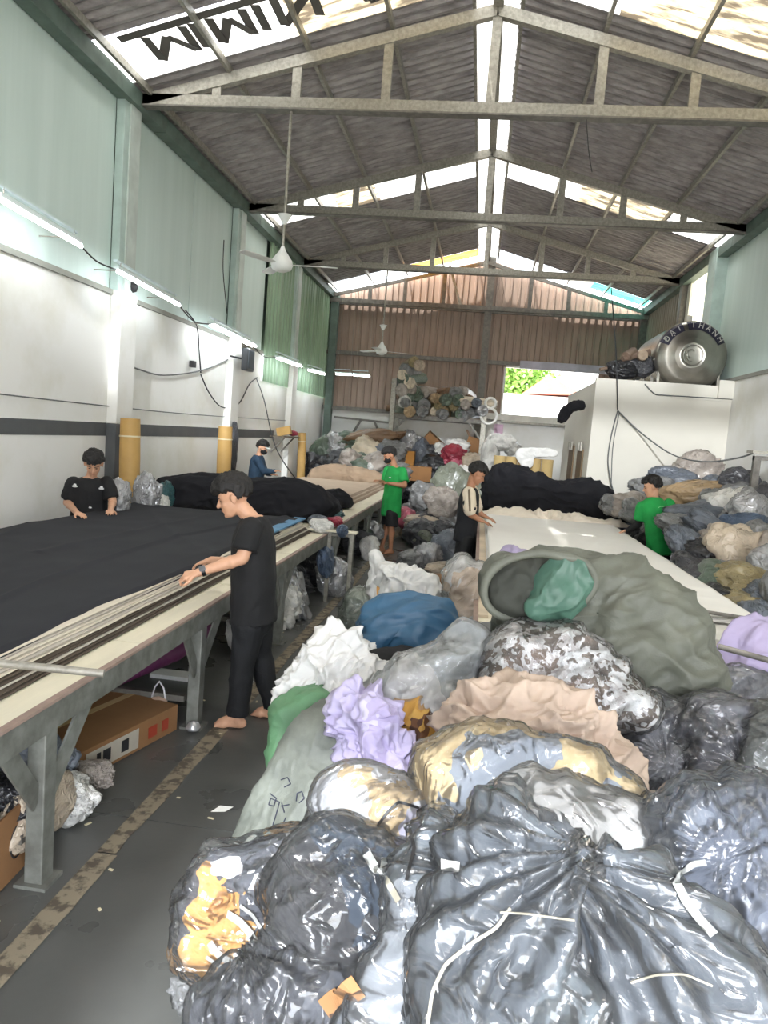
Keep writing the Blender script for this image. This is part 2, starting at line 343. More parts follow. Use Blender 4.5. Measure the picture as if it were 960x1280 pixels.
def glyph(ch, x0, w, y0, h):
    S_ = {'M': [((0,0),(0,1)),((0,1),(.5,.2)),((.5,.2),(1,1)),((1,1),(1,0))], 'I': [((.5,0),(.5,1))], 'N': [((0,0),(0,1)),((0,1),(1,0)),((1,0),(1,1))], 'C': [((1,.9),(.2,1)),((.2,1),(0,.5)),((0,.5),(.2,0)),((.2,0),(1,.1))]}
    mb = MB()
    for a, b in S_[ch]:
        pa = (x0+a[0]*w, y0+a[1]*h); pb = (x0+b[0]*w, y0+b[1]*h)
        mb.bar((pa[0], pa[1], roofz(pa[0])-.035), (pb[0], pb[1], roofz(pb[0])-.035), .11, .006)
    return mb.build('letter', lm, ce)
for ch, x0, w in (('M', -4.05, .42), ('I', -3.62, .2), ('M', -3.33, .36), ('I', -2.92, .2), ('N', -2.62, .4), ('C', -1.75, .4)): glyph(ch, x0, w, 8.3, .5)
MB().bar((-4.3, 8.22, roofz(-4.3)-.034), (-2.6, 8.22, roofz(-2.6)-.034), .12, .006).build('letter_rule', lm, ce)
# --- trusses
for k, ty in enumerate((0.7, 5.03, 9.38, 13.75, 18.03)):
    t = thing('roof_truss', ['speckled steel roof truss behind the viewpoint', 'speckled steel roof truss overhead, above the near tables', 'nearest roof truss in view, pale speckled steel crossing the top of the picture', 'second steel roof truss back, just behind the spinning ceiling fan', 'farthest free-standing steel roof truss, with the small distant fan hung from it'][k], 'truss', (0, ty, 0), 0, 'roof trusses')
    bx('bottom_chord', steel, XL+.02, XR-.02, -.05, .05, 5.82, 5.95, t)
    bx('chord_flange', steel_dk, XL+.02, XR-.02, -.075, .075, 5.80, 5.82, t)
    for a, b in (((XL+.1, 0, 5.86), (XC, 0, 6.98)), ((XC, 0, 6.98), (XR-.1, 0, 5.86))): MB().bar(a, b, .1, .13).build('top_chord', steel, t)
    for px in (-3.6, -2.6, -1.5, XC, 1.0, 2.05, 3.07): 
        zt = 5.86+(6.98-5.86)*(1-abs(px-XC)/4.4); bx('web_post', steel, px-.055, px+.055, -.03, .03, 5.93, zt, t)
# gable truss
t = struct('trim_3'); t.location = (0, 21.7, 0)
for a, b in (((XL+.1, 0, 5.80), (XC, 0, 6.92)), ((XC, 0, 6.92), (XR-.1, 0, 5.80))): MB().bar(a, b, .07, .09).build('top_chord', steel_dk, t)
bx('bottom_chord', steel_dk, XL+.02, XR-.02, -.05, .05, 5.62, 5.74, t)
for px in (-3.5, -2.5, -1.4, 1.0, 2.05, 3.07):
    zt = 5.8+(6.92-5.8)*(1-abs(px-XC)/4.4); bx('web_post', steel_dk, px-.05, px+.05, -.03, .03, 5.7, zt, t)
# --- white block (mezzanine room) on the right
bl = struct('wall_inner'); BX, BY, BY2, BZ = 1.93, 13.86, 18.2, 3.2
blm = mat('cream_plaster', srgb(206, 202, 192), .85, var=.03, vscale=.8, bump=.1, bscale=6)
bx('front', blm, BX, XR, BY, BY+.18, 0, BZ+.06, bl); bx('side', blm, BX, BX+.15, BY+.18, BY2, 0, BZ, bl)
bx('slab', blm, BX+.15, XR, BY+.18, BY2, BZ-.3, BZ-.12, bl)
bx('step', blm, 4.0, XR, BY-.06, BY, 3.05, 3.36, bl)
bx('coping', blm, BX+1.3, XR, BY-.02, BY, 3.0, 3.06, bl)
d1 = struct('door_1'); brown = mat('brown_door', srgb(96, 74, 44), .6); dkm = mat('door_dark', srgb(60, 55, 48), .7)
bx('door_leaf', brown, BX-.03, BX, 14.5, 15.25, 0, 1.98, d1); bx('door_leaf', brown, BX-.03, BX, 15.9, 16.7, 0, 2.05, d1)
for yy in (14.6, 14.9, 16.1, 16.5): bx('hinge', steel, BX-.06, BX-.03, yy, yy+.15, 1.95, 2.12, d1)
# ================================================================ PEOPLE
def V3(p): return Vector((float(p[0]), float(p[1]), float(p[2])))
def frustum(mb, a, b, ra, rb, n=14, rnd=True, flat=1.0, side=None):
    """tapered limb segment a->b, rounded or flat ends, optionally flattened along one axis"""
    a = V3(a); b = V3(b); d = (b-a).normalized(); u = Vector(side) if side is not None else (Vector((0, 0, 1)) if abs(d.z) < .9 else Vector((1, 0, 0)))
    u = (u-d*u.dot(d)).normalized(); w = d.cross(u); rings = []
    if rnd: rings += [(a-d*ra*.9, ra*.25), (a-d*ra*.6, ra*.75)]
    rings += [(a, ra), ((a+b)/2, (ra+rb)/2), (b, rb)]
    if rnd: rings += [(b+d*rb*.6, rb*.75), (b+d*rb*.9, rb*.25)]
    vs = []
    for c, r in rings:
        for j in range(n):
            t = 2*PI*j/n; vs.append(c+u*math.cos(t)*r+w*math.sin(t)*r*flat)
    m = len(rings); fs = [(i*n+j, i*n+(j+1) % n, (i+1)*n+(j+1) % n, (i+1)*n+j) for i in range(m-1) for j in range(n)]
    fs.append(tuple(range(n))[::-1]); fs.append(tuple(range((m-1)*n, m*n))); mb.add(vs, fs)
def ellip(mb, c, r, R=None, n=16, m=10):
    c = V3(c); vs = []
    for i in range(m+1):
        p = PI*i/m
        for j in range(n):
            t = 2*PI*j/n; q = Vector((r[0]*math.sin(p)*math.cos(t), r[1]*math.sin(p)*math.sin(t), r[2]*math.cos(p))) if 0 < i < m else Vector((1e-4*math.cos(t), 1e-4*math.sin(t), r[2]*math.cos(p)))
            vs.append(c+(R @ q if R else q))
    fs = [(i*n+j, (i+1)*n+j, (i+1)*n+(j+1) % n, i*n+(j+1) % n) for i in range(m) for j in range(n)]
    fs.append(tuple(range(n))); fs.append(tuple(range(m*n, (m+1)*n))[::-1]); mb.add(vs, fs)
def loft(mb, secs, n=20):
    """secs: (centre, side vector, half width, depth vector, half depth)"""
    vs = []
    for c, s, hw, f, hd in secs:
        c = V3(c)
        for j in range(n):
            t = 2*PI*j/n; ct, st = math.cos(t), math.sin(t); k = .86
            vs.append(c+s*hw*math.copysign(abs(ct)**k, ct)+f*hd*math.copysign(abs(st)**k, st))
    m = len(secs); fs = [(i*n+j, i*n+(j+1) % n, (i+1)*n+(j+1) % n, (i+1)*n+j) for i in range(m-1) for j in range(n)]
    fs.append(tuple(range(n))[::-1]); fs.append(tuple(range((m-1)*n, m*n))); mb.add(vs, fs)
def fuse(mb, name, m, parent, vox, smooth=3, org=(0, 0, 0), wrinkle=0, wscale=9, seed=0):
    me = bpy.data.meshes.new('tmp'); me.from_pydata([tuple(v[i]-org[i] for i in range(3)) for v in mb.v], [], mb.f); me.update()
    bmm = bmesh.new(); bmm.from_mesh(me); bmesh.ops.recalc_face_normals(bmm, faces=bmm.faces); bmm.to_mesh(me); bmm.free()
    o = bpy.data.objects.new('tmp', me); COL.objects.link(o)
    r = o.modifiers.new('r', 'REMESH'); r.mode = 'VOXEL'; r.voxel_size = vox; r.use_smooth_shade = True
    s = o.modifiers.new('s', 'SMOOTH'); s.iterations = smooth; s.factor = .5
    dg = bpy.context.evaluated_depsgraph_get(); nm = bpy.data.meshes.new_from_object(o.evaluated_get(dg))
    bpy.data.objects.remove(o, do_unlink=True); bpy.data.meshes.remove(me)
    n = len(nm.vertices); co = np.empty(n*3, np.float32); nm.vertices.foreach_get('co', co); co = co.reshape(-1, 3)
    if wrinkle:
        no = np.empty(n*3, np.float32); nm.vertices.foreach_get('normal', no); no = no.reshape(-1, 3)
        q = co*np.array([wscale, wscale, wscale*.55])+seed; q = q+2.0*fbm(q*.5+3)[:, None]
        co = co+no*((ridge(q, 2)-.55)*wrinkle)[:, None]; nm.vertices.foreach_set('co', co.astype(np.float32).ravel())
    nm.polygons.foreach_set('use_smooth', np.ones(len(nm.polygons), bool)); nm.update(); nm.materials.clear()
    return link(name, nm, m, parent)
skin = mat('skin', srgb(206, 158, 128), .5, var=.06, vscale=14)
skin2 = mat('tan_skin', srgb(178, 126, 96), .5, var=.06, vscale=14)
hair_m = mat('black_hair', srgb(26, 23, 22), .6, var=.5, vscale=60, stretch=(1, 1, .2), bump=.6, bscale=160)
blk_cloth = mat('black_cotton', srgb(22, 22, 24), .85, var=.2, vscale=8, bump=.2, bscale=60)
eye_m = mat('eye_dark', srgb(22, 16, 14), .2); lip_m = mat('lips', srgb(170, 100, 88), .5); brow_m = hair_m
def person(name, label, root, fwd, J, top, bottom, skin_m=skin, vox=.0075, sleeve=.62, legs='trousers', head_dir=None, head_size=1.07, mask=False, seed=0, shirt_len=.12, long_sleeve=None, barefoot=True, belly=1.0, fringe=0):
    root = V3(root); t = thing(name, label, 'person', root)
    f = Vector((fwd[0], fwd[1], 0)).normalized(); L = Vector((-f.y, f.x, 0)); Z = Vector((0, 0, 1))
    J = {k: V3(v) for k, v in J.items()}
    pel, neck, hd = J['pelvis'], J['neck'], J['head']
    sp = (neck-pel); up = sp.normalized(); fd = (f-up*f.dot(up)).normalized()
    # ---- body
    b = MB()
    secs = [(pel-up*.10, L, .10, fd, .075), (pel-up*.04, L, .155, fd, .10), (pel+up*.06, L, .15, fd, .10), (pel+sp*.36, L, .135, fd, .095*belly), (pel+sp*.62, L, .155, fd, .105), (pel+sp*.82, L, .165, fd, .10), (pel+sp*.95, L, .11, fd, .075), (neck+up*.01, L, .06, fd, .06)]
    loft(b, secs)
    hz = (V3(head_dir).normalized() if head_dir is not None else f)           # gaze direction
    hl = Z.cross(hz).normalized(); hu = hz.cross(hl).normalized()
    R = Matrix((hz, hl, hu)).transposed()
    k = head_size
    H_ = lambda x, y, z: hd+R @ Vector((x*k, y*k, z*k))
    frustum(b, neck-up*.03, H_(-.02, 0, -.06), .056, .052)
    ellip(b, H_(-.008, 0, .03), (.096*k, .077*k, .088*k), R)
    ellip(b, H_(.025, 0, -.03), (.066*k, .062*k, .075*k), R)
    ellip(b, H_(.045, 0, -.078), (.042*k, .042*k, .032*k), R)     # jaw and chin
    ellip(b, H_(.072, 0, -.09), (.020*k, .022*k, .016*k), R)
    ellip(b, H_(.068, 0, .028), (.022*k, .05*k, .014*k), R)       # brow
    frustum(b, H_(.086, 0, .012), H_(.106, 0, -.022), .008*k, .0125*k, 10)
    for s in (-1, 1):
        ellip(b, H_(.055, s*.036, -.02), (.028*k, .022*k, .02*k), R)  # cheeks
        ellip(b, H_(.096, s*.011, -.024), (.009*k, .008*k, .007*k), R)
        ellip(b, H_(-.005, s*.08, -.005), (.019*k, .009*k, .032*k), R)
        ellip(b, H_(-.012, s*.086, .008), (.02*k, .006*k, .02*k), R)
    ellip(b, H_(.084, 0, -.048), (.012*k, .024*k, .0055*k), R); ellip(b, H_(.082, 0, -.06), (.012*k, .021*k, .006*k), R)
    # ---- arms and hands
    for s, q in ((1, 'L'), (-1, 'R')):
        sh, el, wr = J['sh'+q], J['el'+q], J['wr'+q]
        frustum(b, sh, el, .052, .042); frustum(b, el, wr, .043, .027, flat=1); ellip(b, el+(wr-el)*.25, (.043, .043, .043))
        d = (V3(J.get('hd'+q, wr+(wr-el)))-wr).normalized(); n_ = V3(J.get('pn'+q, (0, 0, -1))); n_ = (n_-d*n_.dot(d)).normalized()
        sd = n_.cross(d).normalized()*s*(-1)   # towards the thumb
        cu = J.get('curl'+q); cu = cu.x if cu is not None else .45
        fl_ = 1.0
        frustum(b, wr-d*.02, wr+d*.03, .027, .03, flat=.72, side=sd)
        for i, (o_, ln, r_) in enumerate(((.031, .070, .0088), (.0105, .078, .0092), (-.0105, .072, .0088), (-.031, .056, .0080))):
            k0 = wr+d*.012+sd*o_*.6; k1 = wr+d*(.088-abs(o_-.008)*.25)+sd*o_
            frustum(b, k0, k1, .014, .0125, 10)
            p = k1; a = cu*(.7+.14*i); dd = (d*math.cos(a*.5)+n_*math.sin(a*.5)+sd*o_*2.2).normalized(); ang = a*.5
            for j, fr_ in enumerate((.45, .31, .24)):
                p2 = p+dd*ln*fr_; frustum(b, p, p2, r_*(1-.08*j), r_*(.92-.1*j), 8); p = p2; ang += a*(.9 if j == 0 else .7)
                dd = (d*math.cos(ang)+n_*math.sin(ang)+sd*o_*2.0).normalized()
        tb = wr+d*.025+sd*.022; t1 = tb+(d*.6+sd*.75+n_*.25).normalized()*.035; t2 = t1+(d*.85+sd*.45+n_*.3).normalized()*.03; t3 = t2+(d*.95+sd*.12+n_*.35).normalized()*.024
        frustum(b, tb, t1, .015, .012, 8); frustum(b, t1, t2, .0115, .0105, 8); frustum(b, t2, t3, .0105, .0085, 8)
    # ---- legs and feet
    for q in 'LR':
        hp, kn, an = J['hip'+q], J['kn'+q], J['an'+q]
        frustum(b, hp, kn, .082, .055); frustum(b, kn, an, .052, .034); ellip(b, kn+(an-kn)*.28-f*.012, (.05, .05, .09))
        td = V3(J.get('toe'+q, f)).normalized(); ts = Z.cross(td)
        g = Vector((an.x, an.y, .0))
        frustum(b, an, Vector((an.x, an.y, .045))-td*.01, .034, .036)
        frustum(b, g-td*.035+Z*.034, g+td*.10+Z*.03, .033, .032, flat=.9, side=Z); frustum(b, an+td*.02-Z*.02, g+td*.11+Z*.028, .032, .026)
        frustum(b, g+td*.08+ts*.018+Z*.024, g+td*.12+ts*.02+Z*.022, .028, .022); frustum(b, g+td*.08-ts*.018+Z*.024, g+td*.115-ts*.02+Z*.022, .027, .02)
        for i in range(5):
            o_ = (i-2)*.017; ln = (.035, .03, .028, .024, .02)[i if q == 'L' else 4-i] if False else .03-.004*abs(i-(1 if q == 'L' else 3))
            frustum(b, g+td*.118+ts*o_+Z*.016, g+td*(.118+ln)+ts*o_*1.05+Z*.012, .010, .0085, 8)
    body = fuse(b, 'body', skin_m, t, vox, 2, root)
    hm = MB(); nth, nph = 96, 56; Pn = np.zeros((nph, nth, 3))
    # ---- hair: closed shell that dives under the skin where no hair grows
    for i in range(nph):
        ph = PI*(i+.02)/(nph-.96)
        for j in range(nth):
            th = 2*PI*j/nth; dx, dy, dz = math.sin(ph)*math.cos(th), math.sin(ph)*math.sin(th), math.cos(ph)
            line = .30-fringe if dx > .45 else (.30-fringe-(.45-dx)*(.42-fringe*.5) if dx > .0 else (.1-(0-dx)*3.0 if dx > -.22 else -.56))
            line += .07*math.sin(th*9+seed)+.05*math.sin(th*23+seed*2)
            g = max(0, min(1, (dz-line)/.12)); nz = float(vnoise(np.array([dx*5+seed, dy*5, dz*3])))
            n2 = float(ridge(np.array([dx*9+seed, dy*9, dz*2.5+dx*2]), 2)); r = .86+g*(.14+.13*g+.20*nz*g + .16*max(0, dz)*g + .14*max(0, dx)*fringe*3*g + .22*(n2-.55)*g)
            p = Vector((.097*r*dx-.008, .079*r*dy, .088*r*dz+.03+.004*g)); Pn[i, j] = H_(*p)-root
    gridmesh('hair', Pn, hair_m, t, closed_u=True, flip=False)
    # ---- face details
    for s in (-1, 1):
        mb = MB(); ellip(mb, H_(.078, s*.031, .004)-root, (.006*k, .012*k, .0045*k), R, 10, 6); mb.build('eye', eye_m, t)
        mb = MB(); frustum(mb, H_(.088, s*.016, .026)-root, H_(.074, s*.052, .027)-root, .0045, .003, 6); mb.build('eyebrow', brow_m, t)
    if not mask:
        mb = MB(); ellip(mb, H_(.0905, 0, -.0535)-root, (.007*k, .021*k, .006*k), R, 10, 6); mb.build('mouth', lip_m, t)
    else:
        mb = MB(); ellip(mb, H_(.052, 0, -.045)-root, (.066*k, .066*k, .055*k), R, 20, 12)
        mm = mb.build('face_mask', blk_cloth, t)
        for p in mm.data.polygons: p.use_smooth = True
        for s in (-1, 1):
            mb = MB(); frustum(mb, H_(.05, s*.062, -.02)-root, H_(-.01, s*.088, .0)-root, .003, .003, 6); mb.build('ear_loop', blk_cloth, t)
    # ---- shirt
    c = MB(); e = .022
    hem = pel-up*shirt_len
    loft(c, [(hem, L, .195, fd, .145), (pel, L, .19, fd, .14), (pel+sp*.3, L, .178, fd, .135*belly), (pel+sp*.62, L, .182, fd, .13), (pel+sp*.82, L, .185, fd, .12), (pel+sp*.93, L, .145, fd, .098), (pel+sp*1.0, L, .075, fd, .072)])
    for s, q in ((1, 'L'), (-1, 'R')):
        sh, el, wr = J['sh'+q], J['el'+q], J['wr'+q]
        if long_sleeve == 'shirt':
            frustum(c, sh, el, .075, .06); frustum(c, el, wr-(wr-el)*.05, .058, .042)
        else:
            frustum(c, sh, sh+(el-sh)*.3, .074, .076); frustum(c, sh+(el-sh)*.15, sh+(el-sh)*(sleeve+.12), .077, .080, rnd=False)
    fuse(c, 'shirt' if long_sleeve == 'shirt' else 't_shirt', top, t, .012, 3, root, .022, 8, seed)
    if long_sleeve == 'under':
        for q in 'LR':
            c = MB(); sh, el, wr = J['sh'+q], J['el'+q], J['wr'+q]
            frustum(c, sh+(el-sh)*.5, el, .056, .05); frustum(c, el, wr, .05, .033); fuse(c, 'arm_sleeve', blk_cloth, t, .009, 2, root, .006, 14, seed)
    # ---- trousers / shorts
    c = MB(); loft(c, [(pel-up*.13, L, .14, fd, .105), (pel-up*.06, L, .175, fd, .12), (pel+up*.08, L, .162, fd, .115)])
    for q in 'LR':
        hp, kn, an = J['hip'+q], J['kn'+q], J['an'+q]
        if legs == 'shorts': frustum(c, hp, hp+(kn-hp)*.25, .11, .11); frustum(c, hp+(kn-hp)*.1, kn-(kn-hp)*.06, .112, .108, rnd=False)
        else:
            frustum(c, hp, kn, .108, .082); frustum(c, kn, an+(kn-an)*.02, .082, .064, rnd=False); ellip(c, kn, (.084, .084, .09)); frustum(c, an+(kn-an)*.18, an+(kn-an)*.0, .07, .07, rnd=False)
    fuse(c, legs, bottom, t, .012, 2, root, .02, 9, seed+5)
    t['_H'] = 0; del t['_H']
    return t, H_, R
def W_(u, v, y): return aty(u, v, y)
def off(p, *d): return (p[0]+d[0], p[1]+d[1], p[2]+d[2])
jeans = mat('black_denim', srgb(24, 25, 28), .8, var=.3, vscale=6, bump=.3, bscale=120)
blk_short = mat('black_shorts', srgb(20, 20, 22), .7, var=.2, vscale=6)
# 1 man with the watch
pl_, nk = W_(317, 765, 4.72), W_(317, 646, 4.72)
J = dict(pelvis=pl_, neck=nk, head=W_(292, 622, 4.70), shL=W_(314, 660, 4.55), elL=W_(303, 698, 4.50), wrL=W_(247, 716, 4.40), hdL=W_(222, 722, 4.38), pnL=(0, .5, -1), curlL=(1.25, 0, 0),
         shR=W_(312, 655, 4.90), elR=W_(300, 705, 4.95), wrR=W_(264, 700, 4.98), hdR=W_(240, 706, 4.98), pnR=(0, 0, -1),
         hipL=off(pl_, 0, -.09, -.06), hipR=off(pl_, 0, .09, -.06), knL=(W_(303, 838, 4.64)[0], 4.64, .46), knR=(W_(322, 838, 4.84)[0], 4.84, .46), anL=(-1.42, 4.63, .09), anR=(-1.24, 4.86, .09), toeL=(-1, -.1, 0), toeR=(-1, .15, 0))
man1, H1, R1 = person('person', 'person in plain black t-shirt and black jeans, barefoot, reaching over the near fabric stack', (-1.38, 4.72, 0), (-1, .02), J, blk_cloth, jeans, vox=.0065, head_dir=(-.92, -.22, -.42), seed=1, fringe=.12, shirt_len=.06)
wd_ = (V3(J['wrL'])-V3(J['elL'])).normalized(); wc = V3(J['wrL'])-wd_*.035-man1.location
mb = MB(); mb.tube([wc-wd_*.012, wc+wd_*.012], .0345, 16); wa = mb.build('watch_strap', mat('watch_black', srgb(24, 24, 26), .4), man1)
n_ = Vector((0, -.8, .6)); n_ = (n_-wd_*n_.dot(wd_)).normalized(); sd_ = wd_.cross(n_)
mb = MB(); mb.bar(wc+n_*.034-wd_*.019, wc+n_*.034+wd_*.019, .034, .012, n_); mb.build('watch_face', mat('watch_grey', srgb(120, 122, 126), .3, .5), wa, .003)
# 2 man behind the near table
pl_, nk = W_(110, 655, 7.52), W_(113, 597, 7.46)
J = dict(pelvis=pl_, neck=nk, head=W_(117, 580, 7.40), shR=W_(92, 604, 7.40), elR=W_(84, 628, 7.40), wrR=atz(96, 641, .99), hdR=atz(108, 646, .972), pnR=(0, 0, -1), curlR=(.3, 0, 0),
         shL=W_(134, 603, 7.52), elL=W_(141, 627, 7.48), wrL=atz(138, 638, .99), hdL=atz(134, 646, .972), pnL=(0, 0, -1), curlL=(.35, 0, 0),
         hipL=off(pl_, .09, .02, -.06), hipR=off(pl_, -.09, -.02, -.06), knL=(pl_[0]+.09, 7.54, .46), knR=(pl_[0]-.09, 7.48, .46), anL=(pl_[0]+.1, 7.6, .09), anR=(pl_[0]-.1, 7.54, .09))
man2, H2, R2 = person('person', 'person in black t-shirt with small white cloud prints, behind the near fabric stack', (pl_[0], 7.52, 0), (.35, -.94), J, blk_cloth, jeans, head_dir=(.35, -.75, -.55), seed=3, sleeve=.7, belly=1.1, fringe=.1)
cw = mat('white_print', srgb(225, 225, 225), .8)
f2 = Vector((.35, -.94, 0)).normalized(); l2 = Vector((-f2.y, f2.x, 0))
for a, z in ((-.13, .36), (.13, .35), (.02, .12), (-.02, -.1)):
    base = V3(pl_)+(V3(nk)-V3(pl_))*((z+.1)/.56)+l2*a+f2*.125-man2.location
    mb = MB(); ellip(mb, base, (.03, .012, .012)); ellip(mb, base+Vector((0, 0, .014)), (.016, .012, .014)); mb.build('cloud_print', cw, man2)
# 3 man in blue by the wall
blue_sh = mat('navy_work_shirt', srgb(34, 58, 80), .8, var=.15, vscale=7)
pl_, nk = W_(319, 606, 14.1), W_(323, 569, 14.1)
J = dict(pelvis=pl_, neck=nk, head=W_(328, 560, 14.08), shR=W_(321, 574, 13.92), elR=W_(330, 589, 13.9), wrR=W_(343, 589, 13.85), hdR=W_(350, 588, 13.8), shL=W_(324, 574, 14.28), elL=W_(332, 590, 14.25), wrL=W_(338, 593, 14.1), hdL=W_(343, 593, 14.1),
         hipL=off(pl_, 0, .09, -.06), hipR=off(pl_, 0, -.09, -.06), knL=(pl_[0], 14.19, .46), knR=(pl_[0], 14.01, .46), anL=(pl_[0], 14.19, .09), anR=(pl_[0], 14.01, .09))
man3, H3, R3 = person('person', 'person in navy long-sleeved shirt, white cap and black mask beside the left wall', (pl_[0], 14.1, 0), (.97, -.2), J, blue_sh, jeans, vox=.009, head_dir=(.85, -.3, -.35), mask=True, seed=4, long_sleeve='shirt')
mb = MB(); ellip(mb, H3(-.005, 0, .072)-man3.location, (.10, .088, .055), R3)
cap = mb.build('cap', mat('cap_dark', srgb(40, 42, 46), .8), man3); mb = MB(); ellip(mb, H3(.11, 0, .052)-man3.location, (.055, .066, .008), R3); mb.build('cap_brim', mat('cap_white', srgb(225, 225, 222), .8), cap)
# 4 green polo shirt in the aisle
green = mat('bright_green_cotton', srgb(26, 150, 70), .8, var=.1, vscale=7)
pl_, nk = W_(489, 636, 12.4), W_(494, 583, 12.4)
J = dict(pelvis=pl_, neck=nk, head=W_(487, 570, 12.36), shL=W_(503, 589, 12.32), elL=W_(506, 607, 12.2), wrL=W_(485, 604, 12.12), hdL=W_(476, 602, 12.05), shR=W_(485, 588, 12.5), elR=W_(482, 605, 12.5), wrR=W_(476, 601, 12.3), hdR=W_(470, 600, 12.2),
         hipL=off(pl_, .03, -.09, -.06), hipR=off(pl_, -.03, .09, -.06), knL=(pl_[0]+.04, 12.3, .46), knR=(pl_[0]-.06, 12.5, .46), anL=(pl_[0]+.05, 12.36, .09), anR=(pl_[0]-.12, 12.52, .09))
man4, H4, R4 = person('person', 'person in green polo shirt, black shorts and mask, standing in the aisle', (pl_[0], 12.4, 0), (-.8, -.6), J, green, blk_short, skin2, .008, legs='shorts', head_dir=(-.75, -.5, -.45), mask=True, seed=6)
mb = MB(); ellip(mb, V3(pl_)+(V3(nk)-V3(pl_))*.74+Vector((-.8, -.6, 0))*.125+Vector((.6, -.8, 0))*.08-man4.location, (.02, .02, .01)); mb.build('chest_logo', cw, man4)
# 5 cream sleeves at the white table
tee5 = mat('black_tee', srgb(26, 27, 32), .85)
pl_, nk = W_(582, 664, 9.6), W_(588, 610, 9.6)
J = dict(pelvis=pl_, neck=nk, head=W_(596, 593, 9.58), shR=W_(586, 617, 9.42), elR=W_(588, 643, 9.38), wrR=W_(602, 651, 9.4), hdR=W_(611, 654, 9.42), shL=W_(590, 615, 9.78), elL=W_(597, 640, 9.8), wrL=W_(607, 646, 9.78), hdL=W_(614, 649, 9.76),
         hipL=off(pl_, .02, .09, -.06), hipR=off(pl_, .02, -.09, -.06), knL=(pl_[0]+.08, 9.68, .46), knR=(pl_[0]-.02, 9.5, .46), anL=(pl_[0]-.0, 9.75, .09), anR=(pl_[0]-.12, 9.55, .09))
man5, H5, R5 = person('person', 'person in black t-shirt with cream striped sleeves at left edge of white table', (pl_[0], 9.57, 0), (.96, -.05), J, tee5, blk_short, skin2, .008, legs='shorts', head_dir=(.86, -.1, -.5), seed=9, sleeve=.7)
for q in 'LR':
    c = MB(); frustum(c, V3(J['sh'+q])-man5.location+Vector((0, 0, .015)), V3(J['sh'+q])+(V3(J['el'+q])-V3(J['sh'+q]))*.8-man5.location, .082, .084, rnd=True)
    fuse(c, 'sleeve', mat('cream_sleeve', srgb(222, 208, 186), .8), man5, .012, 2, (0, 0, 0), .01, 9, 2)
c = MB(); a = V3(J['shR'])-man5.location; b_ = V3(J['elR'])-man5.location; frustum(c, a+Vector((0, -.078, .05)), a+(b_-a)*.78+Vector((0, -.08, 0)), .014, .014, 8); c.build('sleeve_stripe', mat('brown_stripe', srgb(120, 104, 84)), man5)
# 6 green tee seen from behind
pl_, nk = W_(826, 682, 10.2), W_(817, 622, 10.2)
J = dict(pelvis=pl_, neck=nk, head=W_(815, 609, 10.22), shL=W_(802, 633, 10.2), elL=W_(798, 655, 10.25), wrL=W_(784, 663, 10.4), hdL=W_(773, 666, 10.5), shR=W_(836, 630, 10.3), elR=W_(848, 653, 10.36), wrR=W_(832, 663, 10.6), hdR=W_(825, 664, 10.7),
         hipL=off(pl_, -.08, -.03, -.06), hipR=off(pl_, .08, .03, -.06), knL=(pl_[0]-.08, 10.2, .46), knR=(pl_[0]+.08, 10.3, .46), anL=(pl_[0]-.1, 10.2, .09), anR=(pl_[0]+.1, 10.3, .09))
man6, H6, R6 = person('person', 'person in green t-shirt with black arm sleeves, seen from behind beside the white table', (pl_[0], 10.2, 0), (-.45, .89), J, green, blk_short, skin, .008, legs='trousers', head_dir=(-.93, .15, -.3), seed=11, long_sleeve='under', belly=1.05)
lg = mat('pale_green_print', srgb(130, 200, 140), .8); f6 = Vector((-.45, .89, 0)).normalized(); l6 = Vector((-f6.y, f6.x, 0)); mb = MB()
bc = V3(pl_)+(V3(nk)-V3(pl_))*.76-f6*.118-man6.location
mb.tube([bc+l6*(.07*math.cos(a))+Vector((0, 0, .05*math.sin(a))) for a in np.linspace(.6, 6.0, 18)], .008, 5)
mb.tube([bc+l6*x+Vector((0, 0, .015*math.sin(x*90))) for x in np.linspace(-.05, .05, 9)], .007, 5); mb.build('back_print', lg, man6)
